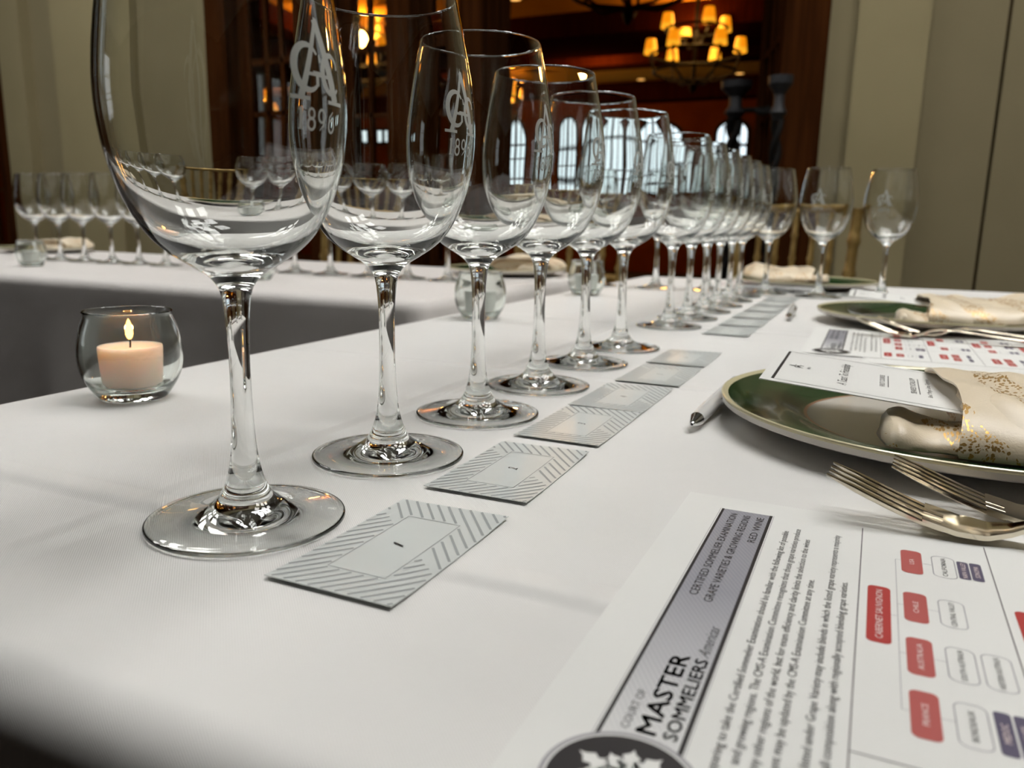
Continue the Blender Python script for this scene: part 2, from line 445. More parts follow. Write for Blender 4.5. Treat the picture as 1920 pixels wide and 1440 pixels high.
# ------------------------------------------------------------------ the lounge beyond
def lounge():
    b = MB(); b.box((-14, 14.3, 0), (4, 14.6, 3.4)); 
    struct('wall_far', b, M['lounge_wall'])
    b = MB(); b.box((-14.1, YW+0.26, 0), (-14, 14.3, 3.4)); struct('wall_lounge_left', b, M['lounge_wall'])
    b = MB(); b.box((1.6, YW+0.26, 0), (1.7, 14.3, 3.4)); struct('wall_lounge_right', b, M['lounge_wall'])
    b = MB(); b.box((-14, YW+0.25, 3.32), (4, 14.6, 3.42)); struct('ceiling_lounge', b, M['ceiling_tan'])
    i = 6
    for y0, y1, z in ((5.2, 6.6, 3.02), (9.2, 10.4, 3.05), (11.35, 11.75, 3.12), (13.95, 14.3, 3.0)):
        b = MB(); b.box((-14, y0, z), (1.6, y1, 3.32)); struct('trim_%d' % i, b, M['beam']); i += 1
    for x0 in (-6.9, -0.9):
        b = MB(); b.box((x0, 4.4, 3.10), (x0+0.35, 13.9, 3.32)); struct('trim_%d' % i, b, M['beam']); i += 1
    k = 6
    for xc, wd, z0, z1, arch in ((-6.35, 0.72, 1.1, 2.72, 1), (-5.32, 0.62, 1.1, 2.68, 1), (-4.42, 0.82, 1.1, 2.68, 1), (-3.52, 0.78, 1.1, 2.66, 1), (-2.28, 0.56, 1.1, 2.66, 1), (-9.60, 0.84, 2.28, 2.62, 0)):
        fr = MB(); g = MB(); hw = wd/2
        y = 14.24
        pts = [(-hw, z0)]
        if arch: pts += [(-hw*math.cos(PI*a/14), z1-hw*0.8+hw*0.8*math.sin(PI*a/14)) for a in range(15)]
        else: pts += [(-hw, z1), (hw, z1)]
        pts.append((hw, z0)); n = len(pts)
        g.add([(xc+x, y+0.03, z) for x, z in pts], [tuple(range(n))])
        # casing follows the outline
        fr.tube([(xc+x, y, z) for x, z in pts+[pts[0]]], 0.035, 6)
        fr.box((xc-0.03, y-0.02, z0), (xc+0.03, y+0.02, z1))
        if arch:
            for s in (-hw/2, hw/2): fr.box((xc+s-0.012, y-0.015, z0), (xc+s+0.012, y+0.015, z1-0.08))
            for z in (z1-0.42, z1-0.9, z1-1.3): fr.box((xc-hw, y-0.02, z-0.025), (xc+hw, y+0.02, z+0.025))
        else:
            for s in (-0.22, 0.2): fr.box((xc+s-0.035, y-0.015, z0), (xc+s+0.035, y+0.015, z1))
        o = struct('window_%d' % k, fr, M['iron']); g.build('pane', M['far_day'], o, False); k += 1
lounge()
# recessed downlights
DL = [(-3.77, 8.44), (-4.43, 8.75), (-4.02, 10.99), (-3.48, 11.03), (-3.80, 13.75), (-2.14, 13.72), (-7.22, 7.85), (-7.70, 8.25), (-5.73, 13.75), (-6.17, 7.97)]
dl_lab = ['at the near edge of the broad dark beam', 'close against the side of the broad dark beam', 'between two dark beams, second from the arched windows', 'between two dark beams beside the dark chandelier',
          'above the arched windows behind the shaded chandelier', 'above the last arched window by the door leaf', 'seen through the closed door leaf, upper of two', 'seen through the closed door leaf, lower of two',
          'above the first arched window', 'seen through the gap between door posts']
d0 = None
for (x, y), lb in zip(DL, dl_lab):
    lab = 'recessed amber downlight in the lounge ceiling ' + lb
    z = 3.318
    if d0 is None:
        d0 = thing('downlight', lab, 'ceiling light', (x, y, z), 0, 'lounge downlights')
        b = MB(); b.lathe([(0.065, 0.002), (0.095, 0.002), (0.10, -0.004), (0.085, -0.010), (0.075, -0.008), (0.068, 0.0)], 24); b.build('trim_ring', M['ceiling_tan'], d0)
        b = MB(); b.lathe([(0, -0.004), (0.06, -0.004), (0.07, 0.0)], 24); b.build('lamp', M['bulb'], d0)
    else: dup(d0, (x, y, z), 0, lab)
# chandeliers
def chandelier():
    t = thing('chandelier', 'iron chandelier with two tiers of amber shades over the lounge, beside the open door leaf', 'chandelier', (-1.84, 9, 2.35), 0, 'iron basket chandeliers')
    b = MB(); b.tube([(0, 0, 0.06), (0, 0, 0.94)], 0.022, 10); b.lathe([(0, -0.05), (0.03, -0.02), (0.05, 0.04), (0.03, 0.09), (0.02, 0.12)], 16); b.build('stem', M['iron'], t)
    for z, r in ((0.36, 0.47), (0.18, 0.44), (0.62, 0.33)):
        b = MB(); b.tube([(r*math.cos(a*PI/18), r*math.sin(a*PI/18), z) for a in range(37)], 0.016, 8); b.build('ring', M['iron'], t)
    def shade(x, y, z):
        b = MB(); b.use(M['shade']); b.lathe([(0.040, 0.11), (0.050, 0.108), (0.060, 0.06), (0.068, 0.0)], 20, (x, y, z))
        b.use(M['shade_rim']); b.lathe([(0.068, 0.0), (0.072, -0.045), (0.066, -0.045)], 20, (x, y, z)); b.build('lamp_shade', None, t)
        b = MB(); b.tube([(x, y, z-0.12), (x, y, z+0.02)], 0.014, 8); b.build('candle_tube', M['iron'], t)
    for k in range(6):
        a = k*PI/3+0.25; c, s = math.cos(a), math.sin(a)
        b = MB(); b.tube([(0.03*c, 0.03*s, 0.08), (0.25*c, 0.25*s, 0.08), (0.43*c, 0.43*s, 0.17), (0.48*c, 0.48*s, 0.34)], 0.013, 8); b.build('arm', M['iron'], t)
        shade(0.48*c, 0.48*s, 0.42)
    for k in range(4):
        a = k*PI/2+0.6; c, s = math.cos(a), math.sin(a)
        b = MB(); b.tube([(0.02*c, 0.02*s, 0.45), (0.2*c, 0.2*s, 0.46), (0.33*c, 0.33*s, 0.56)], 0.012, 8); b.build('arm', M['iron'], t)
        shade(0.33*c, 0.33*s, 0.66)
    return t
ch = chandelier()
dup(ch, (-1.70, 6.0, 2.40), 0.4, 'nearer iron chandelier cut by the top, only its dark basket showing')
dup(ch, (-5.8, 12.2, 2.38), 0.2, 'iron chandelier with amber shades beside the dark door post')
dup(ch, (-10.9, 12.2, 2.38), 0.9, 'iron chandelier with amber shades seen through the closed door leaf')
dup(ch, (-5.9, 8.4, 2.42), 0.5, 'iron chandelier with amber shades seen high between door posts')
for i, (x, y, p) in enumerate(((-1.84, 9, 42), (-5.8, 12.2, 130), (-10.9, 12.2, 110), (-5.9, 8.4, 190), (-3.7, 10.9, 85))):  # last point hangs alone, away from any chandelier
    lamp_point('lounge_glow', (x, y, 2.98), p, (1.0, 0.50, 0.13), 0.12)
# twisted iron candle stands
def stand():
    t = thing('candle_stand', 'twisted black iron candle stand in the doorway, against the lit lounge', 'candle stand', (-0.465, 3.75, 0), 0, 'twisted iron candle stands')
    b = MB()
    b.lathe([(0, 0), (0.16, 0), (0.17, 0.02), (0.12, 0.05), (0.04, 0.09), (0.025, 0.13)], 24); b.build('base', M['iron'], t)
    for ph in (0, PI):
        b = MB(); b.tube([(0.020*math.cos(z*26+ph), 0.020*math.sin(z*26+ph), 0.12+z) for z in [i*0.015 for i in range(84)]], 0.019, 8); b.build('twisted_shaft', M['iron'], t)
    b = MB(); b.lathe([(0.02, 1.36), (0.05, 1.39), (0.03, 1.42), (0.03, 1.46), (0.070, 1.50), (0.073, 1.53), (0, 1.53)], 24); b.build('cup', M['iron_grey'], t)
    b = MB(); b.tube([(0.02, 0, 1.40), (0.12, 0, 1.40), (0.17, 0, 1.41)], 0.012, 8); b.build('bracket', M['iron'], t)
    return t
st = stand()
st_reflection = dup(st, (-0.178, 3.00, 0), 2.6, 'reflection of the twisted iron candle stand in the open door leaf, built as a solid stand')  # solid copy in place of the first stand's reflection in the door glass
st_reflection.scale = (0.62, 0.62, 0.925)
st3 = dup(st, (-5.42, 2.95, 0), 0.0, 'twisted black iron candle stand before the dark side door')

# ------------------------------------------------------------------ tables
def tablecloth(name, x0, x1, y0, y1, m, label, rc=0.02, re=0.016, seed=1):
    rnd = random.Random(seed); ph = [rnd.uniform(0, 6.28) for _ in range(6)]
    per = []
    def line(ax, ay, bx_, by_, nx, ny):
        L_ = math.hypot(bx_-ax, by_-ay); k = max(2, int(L_/0.02))
        for i in range(k): per.append((ax+(bx_-ax)*i/k, ay+(by_-ay)*i/k, nx, ny))
    def arc(cx, cy, a0):
        for i in range(8):
            a = math.radians(a0+90*i/8); per.append((cx+rc*math.cos(a), cy+rc*math.sin(a), math.cos(a), math.sin(a)))
    line(x0+rc, y0, x1-rc, y0, 0, -1); arc(x1-rc, y0+rc, -90)
    line(x1, y0+rc, x1, y1-rc, 1, 0); arc(x1-rc, y1-rc, 0)
    line(x1-rc, y1, x0+rc, y1, 0, 1); arc(x0+rc, y1-rc, 90)
    line(x0, y1-rc, x0, y0+rc, -1, 0); arc(x0+rc, y0+rc, 180)
    n = len(per)
    prof = [(-re*(1-math.sin(a)), TZ-re*(1-math.cos(a))) for a in [PI/2*i/8 for i in range(9)]]
    prof += [(0.0, TZ-re-d) for d in (0.02, 0.05, 0.1, 0.17, 0.25, 0.34, 0.44, 0.54, 0.64)] + [(0.0, 0.004)]
    vs = []
    for d, z in prof:
        drop = max(0, TZ-re-z); amp = 0.016*smooth01(drop/0.5)
        s = 0.0
        for j, (x, y, nx, ny) in enumerate(per):
            u = x+y*1.0
            o = d + amp*(math.sin(u*23+ph[0])+0.6*math.sin(u*41+ph[1])+0.35*math.sin(u*9+ph[2])) + 0.006*smooth01(drop/0.6)
            vs.append((x+nx*o, y+ny*o, z))
    fs = [tuple(range(n))]
    for i in range(len(prof)-1):
        for j in range(n): fs.append((i*n+j, (i+1)*n+j, (i+1)*n+(j+1) % n, i*n+(j+1) % n))
    b = MB(); b.add(vs, fs); o = b.build(name, m)
    return tag(o, label, 'tablecloth', 'white tablecloths')
tablecloth('tablecloth', -0.287, 0.60, -0.1150, 1.61, M['linen'], 'white linen cloth on the long table under the big engraved glasses', re=0.017)
tablecloth('tablecloth', -2.75, -0.392, 0.775, 1.60, M['linen2'], 'white linen cloth on the cross table with grey shaded skirt behind the lit candle', rc=0.03, re=0.02, seed=5)

# ------------------------------------------------------------------ wine glass
outer = [(0, 0.0022), (0.018, 0.0016), (0.031, 0.0008), (0.0362, 0.0001), (0.0375, 0.0005), (0.0377, 0.0014), (0.0368, 0.0022), (0.030, 0.0030), (0.022, 0.0043), (0.0150, 0.0066),
         (0.0105, 0.0102), (0.0082, 0.0144), (0.0066, 0.0190), (0.0054, 0.0250), (0.0045, 0.034), (0.0040, 0.046), (0.0038, 0.060), (0.0040, 0.072), (0.0045, 0.081),
         (0.0054, 0.0882), (0.0072, 0.0926), (0.0108, 0.0962), (0.0165, 0.0998), (0.0230, 0.1042), (0.0288, 0.1100), (0.0338, 0.1180), (0.0376, 0.1270), (0.0403, 0.1370),
         (0.0419, 0.1480), (0.0423, 0.1580), (0.0418, 0.1680), (0.0402, 0.1810), (0.0376, 0.1955), (0.0338, 0.2138)]
inner = [(0.0338, 0.2138), (0.03365, 0.21435), (0.0334, 0.21415), (0.0332, 0.2136), (0.0369, 0.1955), (0.0394, 0.1810), (0.0410, 0.1680), (0.0415, 0.1580), (0.0410, 0.1480), (0.0393, 0.1370), (0.0364, 0.1276), (0.0324, 0.1192),
         (0.0272, 0.1118), (0.0212, 0.1068), (0.0150, 0.1040), (0.0090, 0.1026), (0.0045, 0.1020), (0, 0.1018)]
OUT = crom(outer, 5); INN = crom(inner, 5)
PROF = OUT + INN[1:]
def r_out(z):
    best = None
    for (r0, z0), (r1, z1) in zip(OUT, OUT[1:]):
        if z0 > 0.13 and z0 <= z <= z1: return r0+(r1-r0)*(z-z0)/(z1-z0)
    return 0.04
def strip(b, pts, wds, step=0.0008, nw=3):
    """A band of given widths along a polyline in bowl coordinates (arc length s, height z), wrapped on the bowl facing +X."""
    P = [Vector(p) for p in pts]; dens = [(P[0], wds[0])]
    for i in range(len(P)-1):
        k = max(1, int((P[i+1]-P[i]).length/step))
        for j in range(1, k+1): dens.append((P[i].lerp(P[i+1], j/k), wds[i]+(wds[i+1]-wds[i])*j/k))
    vs = []; n = len(dens)
    for i, (p, wd) in enumerate(dens):
        d = dens[min(i+1, n-1)][0]-dens[max(i-1, 0)][0]; d.normalize(); nn = Vector((-d.y, d.x))
        for k in range(nw+1):
            qq = p+nn*wd*(k/nw-0.5); r = r_out(qq.y); th = qq.x/r
            vs.append(((r+0.00012)*math.cos(th), (r+0.00012)*math.sin(th), qq.y))
    b.add(vs, [(i*(nw+1)+k, (i+1)*(nw+1)+k, (i+1)*(nw+1)+k+1, i*(nw+1)+k+1) for i in range(n-1) for k in range(nw)])
def arcp(cx, cy, rx, ry, a0, a1, n=22): return [(cx+rx*math.cos(math.radians(a0+(a1-a0)*i/n)), cy+ry*math.sin(math.radians(a0+(a1-a0)*i/n))) for i in range(n+1)]
def arcw(n, lo, hi): return [lo+(hi-lo)*math.sin(PI*i/n) for i in range(n+1)]
def logo(parent):
    b = MB(); B = 0.1552
    strip(b, [(-0.0010, 0.1806), (-0.0100, B)], [0.0014, 0.0024])
    strip(b, [(-0.0016, 0.1800), (0.0068, B)], [0.0026, 0.0036])
    for x, wd in ((-0.0102, 0.0078), (0.0070, 0.0088)): strip(b, [(x-wd/2, B-0.0003), (x+wd/2, B-0.0003)], [0.0012, 0.0012])
    strip(b, [(-0.0068, 0.1627), (0.0038, 0.1627)], [0.0011, 0.0011])
    strip(b, arcp(-0.0066, 0.1645, 0.0056, 0.0070, 40, 318), arcw(22, 0.0009, 0.0025))
    strip(b, [(-0.0026, 0.1632), (-0.0026, 0.1592)], [0.0014, 0.0014]); strip(b, [(-0.0045, 0.1634), (-0.0006, 0.1634)], [0.0007, 0.0007])
    strip(b, arcp(0.0050, 0.1638, 0.0048, 0.0062, 42, 318), arcw(22, 0.0009, 0.0022))
    strip(b, [(0.0085, 0.1682), (0.0088, 0.1660)], [0.0006, 0.0010]); strip(b, [(-0.0012, 0.1692), (-0.0008, 0.1668)], [0.0006, 0.0011])
    # 1896
    z0, h = 0.1452, 0.0068
    x = -0.0100
    strip(b, [(x, z0+0.0002), (x, z0+h)], [0.0012, 0.0012]); strip(b, [(x-0.0009, z0), (x+0.0009, z0)], [0.0003, 0.0003]); strip(b, [(x-0.0009, z0+h-0.001), (x, z0+h-0.0002)], [0.0003, 0.0005])
    x = -0.0056
    strip(b, arcp(x, z0+h*0.74, 0.00125, 0.0016, 0, 360), [0.0008]*23); strip(b, arcp(x, z0+h*0.27, 0.0015, 0.0018, 0, 360), [0.0009]*23)
    x = -0.0008
    strip(b, arcp(x, z0+h*0.70, 0.0015, 0.0020, 0, 360), [0.0008]*23); strip(b, [(x+0.0015, z0+h*0.70), (x+0.0011, z0+h*0.3), (x-0.0008, z0+0.0001)], [0.0008, 0.0008, 0.0003])
    x = 0.0046
    strip(b, arcp(x, z0+h*0.30, 0.0015, 0.0020, 0, 360), [0.0008]*23); strip(b, [(x-0.0015, z0+h*0.30), (x-0.0011, z0+h*0.7), (x+0.0008, z0+h)], [0.0008, 0.0008, 0.0003])
    return b.build('engraving', M['frost'], parent)
def make_glass(label, loc, group):
    t = thing('wine_glass', label, 'wine glass', loc, 0, group)
    n = 96; full = MB(); full.lathe(PROF, n)
    me = bpy.data.meshes.new('tmp'); me.from_pydata(full.v, [], full.f); me.update()
    for p in me.polygons: p.use_smooth = True
    vn = [tuple(v.normal) for v in me.vertices]
    bpy.data.meshes.remove(me)
    zs = {'foot': [], 'stem': [], 'bowl': []}
    # faces belong to a part by their place along the profile
    cut1 = min(i for i, (r, z) in enumerate(OUT) if z >= 0.0144 and r < 0.0083); cut2 = min(i for i, (r, z) in enumerate(OUT) if z >= 0.0926)
    nxt = 0; per = []
    for k in range(len(PROF)-1):
        a, bb = PROF[k][0] < 1e-7, PROF[k+1][0] < 1e-7
        if a and bb: continue
        per += [('foot' if k < cut1 else 'stem' if k < cut2 else 'bowl')]*n
    for f, nm in zip(full.f, per): zs[nm].append(f)
    for nm, fs in zs.items():
        used = sorted({i for f in fs for i in f}); mp = {i: j for j, i in enumerate(used)}
        me = bpy.data.meshes.new(nm); me.from_pydata([full.v[i] for i in used], [], [[mp[i] for i in f] for f in fs]); me.materials.append(M['glass']); me.update()
        for p in me.polygons: p.use_smooth = True
        me.normals_split_custom_set_from_vertices([vn[i] for i in used])
        o = bpy.data.objects.new(nm, me); C.objects.link(o); o.parent = t
    logo(t)
    return t
GZ = TZ + 0.0004
row1 = ['large wine glass etched AGC 1896 standing at the table end beside card one',
        'second big etched wine glass from the table end, beside card two',
        'third etched wine glass from the table end, beside card three',
        'fourth etched wine glass from the table end, in line behind card three',
        'fifth etched wine glass from the table end, beside the fifth striped card',
        'sixth etched wine glass, last of the front set before the gap']
g0 = make_glass(row1[0], (0, 0, GZ), 'etched wine glasses of the front place')
F = 'etched wine glasses of the front place'
for i, (x, y) in enumerate(((0.0006, 0.099), (0, 0.1987), (-0.001, 0.2967), (-0.0034, 0.4022), (-0.0014, 0.5012))):
    dup(g0, (x, y, GZ), 0, row1[i+1], F)
words_ = ['first', 'second', 'third', 'fourth', 'fifth', 'sixth']
for i in range(6):
    dup(g0, (0.0+0.001*i, 0.690+0.0950*i, GZ), 0.03*i, words_[i]+' wine glass after the gap, in the crowded receding set of six', 'etched wine glasses of the second place')
for i, (x, y) in enumerate(((-0.275, 1.245), (-0.160, 1.245), (-0.066, 1.25), (0.037, 1.252), (0.127, 1.235), (0.226, 1.29))):
    lab = ['wine glass at the far table end standing just behind a clear unlit votive', 'wine glass of the far place standing apart behind the crowded set', 'wine glass of the far place hidden behind the end of the crowded set',
           'wine glass in front of the pink napkin at the far place', 'wine glass in front of the gold chair back at the far place', 'last wine glass of the far place, against the plain pilaster'][i]
    dup(g0, (x, y, GZ), -PI/2-0.2 if i > 2 else PI/2, lab, 'etched wine glasses of the far place')
LT = [-1.788, -1.698, -1.608, -1.509, -1.417, -1.328]
for i, x in enumerate(LT): dup(g0, (x, 1.165, GZ), PI/2, words_[i]+' small wine glass on the cross table before the cream pilaster', 'wine glasses of the outer place on the cross table')
for i, x in enumerate((-1.04, -0.942, -0.847, -0.747, -0.655, -0.561)): dup(g0, (x, 1.165, GZ), PI/2, words_[i]+' small wine glass on the cross table before the dark doorway', 'wine glasses of the inner place on the cross table')

# ------------------------------------------------------------------ tasting cards
def tasting_card(label, loc, rz, num, group, first=None):
    if first is None:
        t = thing('tasting_card', label, 'place card', loc, rz, group)
        w_, h_ = 0.0440*0.56, 0.0855*0.5       # half sizes in x and y
        w_ = 0.0247; h_ = 0.0425
        def warp(x, y): return 0.0005 + 0.0009*max(0, (-y/h_))**3 + 0.0009*max(0, y/h_)**2*(0.5+0.5*x/w_)
        b = MB(); nx, ny = 8, 14; vs = []
        for k in (0, 1):
            for j in range(ny+1):
                for i in range(nx+1):
                    x = -w_+2*w_*i/nx; y = -h_+2*h_*j/ny; vs.append((x, y, warp(x, y)-0.0003*k))
        n1 = (nx+1)*(ny+1); fs = []
        for j in range(ny):
            for i in range(nx):
                a = j*(nx+1)+i; fs.append((a, a+1, a+nx+2, a+nx+1)); fs.append((n1+a, n1+a+nx+1, n1+a+nx+2, n1+a+1))
        edge = [i for i in range(nx+1)] + [(j)*(nx+1)+nx for j in range(1, ny+1)] + [ny*(nx+1)+i for i in range(nx-1, -1, -1)] + [j*(nx+1) for j in range(ny-1, 0, -1)]
        for a, c in zip(edge, edge[1:]+edge[:1]): fs.append((a, n1+a, n1+c, c))
        b.add(vs, fs); b.build('card_stock', M['card'], t)
        # printed diagonal stripes framing a plain panel
        b = MB()
        pw, phh = 0.0118, 0.0262
        def P(x, y, dz=0.00012): return (x, y, warp(x, y)+dz)
        def inside(x, y): return abs(x) < w_-0.0004 and abs(y) < h_-0.0004 and not (abs(x) < pw+0.0007 and abs(y) < phh+0.0007)
        def bar(px, py, ang, cond):
            d = Vector((math.cos(ang), math.sin(ang))); s = -0.07; run = []
            while s < 0.07:
                x, y = px+d.x*s, py+d.y*s
                if inside(x, y) and cond(x, y): run.append((x, y))
                else:
                    if len(run) > 2: emit(run, d)
                    run = []
                s += 0.0006
            if len(run) > 2: emit(run, d)
        def emit(run, d):
            nn = Vector((-d.y, d.x))*0.00052; vs = []
            for x, y in run[::2]+[run[-1]]: vs += [P(x+nn.x, y+nn.y), P(x-nn.x, y-nn.y)]
            k = len(vs)//2; b.add(vs, [(2*i, 2*i+1, 2*i+3, 2*i+2) for i in range(k-1)])
        # one family of stripes toward each end, changing direction along a diagonal seam
        for k in range(-40, 41):
            off = k*0.0040
            a1 = math.radians(52); a2 = math.radians(128)
            bar(off*math.sin(a1), -off*math.cos(a1)*1.0, a1, lambda x, y: y < 0.006-x*0.9)
            bar(off*math.sin(a2), -off*math.cos(a2)*1.0, a2, lambda x, y: y > 0.0085-x*0.9)
        for (x0, x1, y0, y1) in ((-pw, pw, -phh, -phh+0.0004), (-pw, pw, phh-0.0004, phh), (-pw, -pw+0.0004, -phh, phh), (pw-0.0004, pw, -phh, phh)):
            n = 10 if y1-y0 > 0.01 else 4
            vs = []
            for i in range(n+1):
                if n == 10: y = y0+(y1-y0)*i/n; vs += [P(x0, y), P(x1, y)]
                else: x = x0+(x1-x0)*i/n; vs += [P(x, y0), P(x, y1)]
            b.add(vs, [(2*i, 2*i+2, 2*i+3, 2*i+1) for i in range(n)])
        b.build('printed_stripes', M['card_print'], t)
    else:
        t = dup_noface(first, loc, rz, label, group)
    b = MB(); put_text(b, num, -0.0012*len(num), 0.0012*len(num), -0.0026, 0.0052, lambda s, tt: (-tt, s, 0.00085), 0.25, 0.0)
    b.build('printed_number', M['ink'], t)
    return t
def dup_noface(root, loc, rz, label, group):
    r = root.copy(); C.objects.link(r); r.location = loc; r.rotation_euler = (0, 0, rz); r['label'] = label; r['group'] = group
    for ch in [c for c in bpy.data.objects if c.parent == root and not c.name.startswith('printed_number')]:
        c = ch.copy(); C.objects.link(c); c.parent = r
    return r
CG = 'tasting cards of the front place'
tc = tasting_card('grey striped card one on the cloth beside the biggest glass', (0.0665, 0.005, TZ+0.0002), 0, '1', CG)
cw = ['two, with the second glass', 'three, with the third glass', 'four, with the fourth glass', 'five, with the fifth glass', 'six, with the sixth glass']
for i, (x, y, rz) in enumerate(((0.0655, 0.1075, 0.02), (0.0655, 0.2055, 0.0), (0.0655, 0.2905, 0.0), (0.067, 0.385, 0.0), (0.067, 0.477, 0.0))):
    tasting_card('grey striped card '+cw[i], (x, y, TZ+0.0002+0.0002*i*0), rz, str(i+2), CG, tc)
for i in range(6):
    tasting_card('pale grey card '+words_[i]+' in the blurred strip beyond the gap', (0.072+0.001*i, 0.688+0.0925*i, TZ+0.0002), 0, str(i+1), 'tasting cards of the second place', tc)
for i in range(3):
    tasting_card('pale grey card lying at the far place, '+['before the pink napkin', 'beside the white pen', 'toward the pilaster'][i], (0.02+0.092*i, 1.30, TZ+0.0002), PI/2, str(i+4), 'tasting cards of the far place', tc)

# ------------------------------------------------------------------ grape variety sheet
def document(label, loc, rz, lift=0.0, group='printed grape variety sheets'):
    t = thing('information_sheet', label, 'document', loc, rz, group)
    X0, X1, Y0, Y1 = 0.150, 0.429, -0.102, 0.1135
    def zf(y): 
        k = max(0, (Y1-y)/(Y1-Y0)); return lift*k*k
    def PL(dz): return lambda s, tt: (tt, s, 0.0006+dz+zf(s))      # s = reading direction (+Y), tt = X position
    b = MB(); n = 24; vs = []
    for i in range(n+1):
        y = Y0+(Y1-Y0)*i/n
        vs += [(X0, y, 0.0006+zf(y)), (X1, y, 0.0006+zf(y)), (X0, y, 0.0003+zf(y)), (X1, y, 0.0003+zf(y))]
    fs = []
    for i in range(n):
        a = 4*i; fs += [(a, a+1, a+5, a+4), (a+2, a+6, a+7, a+3), (a, a+4, a+6, a+2), (a+1, a+3, a+7, a+5)]
    fs += [(0, 2, 3, 1), (4*n, 4*n+1, 4*n+3, 4*n+2)]
    b.add(vs, fs); b.build('sheet', M['paper'], t)
    # header strip
    p1, p2, p3 = PL(0.00006), PL(0.00010), PL(0.00014)
    hd = MB(); hd.use(M['hatch'])
    Yr, Yl = 0.0985, -0.094
    n = 24
    def rx(y0, y1, x0, x1, pl, bb): rect(bb, y0, y1, x0, x1, pl, 16)
    rx(Yl, Yr, 0.1672, 0.1862, p1, hd)
    hd.use(M['ink']); rx(Yl, Yr, 0.1665, 0.1675, p2, hd); rx(Yl, Yr, 0.1856, 0.1868, p2, hd)
    hd.use(M['line']); rx(Yl, Yr, 0.16585, 0.16605, p2, hd); rx(Yl, Yr, 0.18715, 0.18735, p2, hd)
    hd.build('header_strip', None, t)
    # round emblem: grey ring, black disc, white bunch of leaves and grapes
    em = MB(); cy, cx, R = -0.0815, 0.1768, 0.0165
    def disc(bb, r, pl, r0=0.0, n=48):
        if r0 == 0: bb.add([pl(cy+r*math.cos(2*PI*i/n), cx+r*math.sin(2*PI*i/n)) for i in range(n)], [tuple(range(n))])
        else: bb.add([pl(cy+q_*math.cos(2*PI*i/n), cx+q_*math.sin(2*PI*i/n)) for q_ in (r0, r) for i in range(n)], [(i, (i+1) % n, n+(i+1) % n, n+i) for i in range(n)])
    em.use(M['line']); disc(em, R+0.0012, PL(0.00012))
    em.use(M['paper']); disc(em, R+0.0001, PL(0.00015))
    em.use(M['ink']); disc(em, R-0.0004, PL(0.00018))
    em.use(M['white_leaf'] if 'white_leaf' in M else M['paper'])
    for k in range(11):
        a = k*2*PI/11; l = 0.0105+0.002*math.sin(k*2.3)
        pts = []
        for i in range(9):
            s = i/8; wv_ = 0.0022*math.sin(PI*s)*(1+0.35*math.cos(i*PI)); pts.append((s*l, wv_))
        pts = pts+[(x, -y) for x, y in pts[-2:0:-1]]
        em.add([PL(0.00021)(cy+0.0015+x*math.cos(a)-y*math.sin(a), cx+x*math.sin(a)+y*math.cos(a)) for x, y in pts], [tuple(range(len(pts)))])
    em.build('emblem', None, t)
    # lettering
    tx = MB(); tx.use(M['ink'])
    TP = lambda x: (lambda s, tt: PL(0.00016)(s, x-tt))    # baseline at X=x, ascenders toward -X
    def T(body, y0, y1, x, h, m=None, shear=0.0, bold=0.0):
        if m: tx.use(M[m])
        for d_ in ((0,) if not bold else (-bold, 0, bold)):
            for e_ in ((0,) if not bold else (-bold, bold)): put_text(tx, body, y0+d_, y1+d_, e_, h, TP(x), shear, 0.0)
    T('CERTIFIED SOMMELIER EXAMINATION', 0.0135, 0.094, 0.1735, 0.0029, 'ink')
    T('GRAPE VARIETIES & GROWING REGIONS', 0.0105, 0.094, 0.1787, 0.0029)
    T('RED WINE', 0.066, 0.094, 0.1840, 0.0029)
    T('COURT OF', -0.0625, -0.0455, 0.1731, 0.0022, 'ink_grey')
    T('MASTER', -0.0625, -0.0245, 0.1795, 0.0049, 'ink', 0, 0.00013)
    T('SOMMELIERS', -0.0625, -0.0245, 0.1845, 0.0035, 'ink', 0, 0.00008)
    T('Americas', -0.0235, -0.0045, 0.1842, 0.0036, 'ink_grey', 0.7)
    body_ = [(0.1945, 0.084, 'preparing to take the Certified Sommelier Examination should be familiar with the following list of possible'),
             (0.1986, 0.088, 'and growing regions. The CMS-A Examination Committee recognizes that these grape varieties produce'),
             (0.2027, 0.0785, 'many other regions of the world, but for exam efficiency and clarity limits the selection to the wines'),
             (0.2068, 0.0425, 'document may be updated by the CMS-A Examination Committee at any time.'),
             (0.2128, 0.0885, 'listed under Grape Variety may include blends in which the listed grape variety represents a majority'),
             (0.2170, 0.0455, 'overall composition along with regionally accepted blending grape varieties.')]
    for x, y1, s in body_:
        vs_, _ = text_data(s, 1.0); wdt = max(v[0] for v in vs_)
        T(s, y1-wdt*0.0036, y1, x, 0.0024, 'ink_grey')
    tx.build('printed_text', None, t)
    # chart
    c = MB(); p = PL(0.00008); pp = PL(0.00014)
    c.use(M['rule'])
    cols = [0.2205, 0.2620, 0.3040, 0.3450, 0.3860]
    for x in cols: rect(c, -0.100, 0.1015, x-0.00018, x+0.00018, p, 16)
    rect(c, -0.0482, -0.0478, 0.2205, 0.262, p); rect(c, -0.030, -0.0296, 0.262, 0.304, p); rect(c, -0.010, -0.0096, 0.304, 0.345, p)
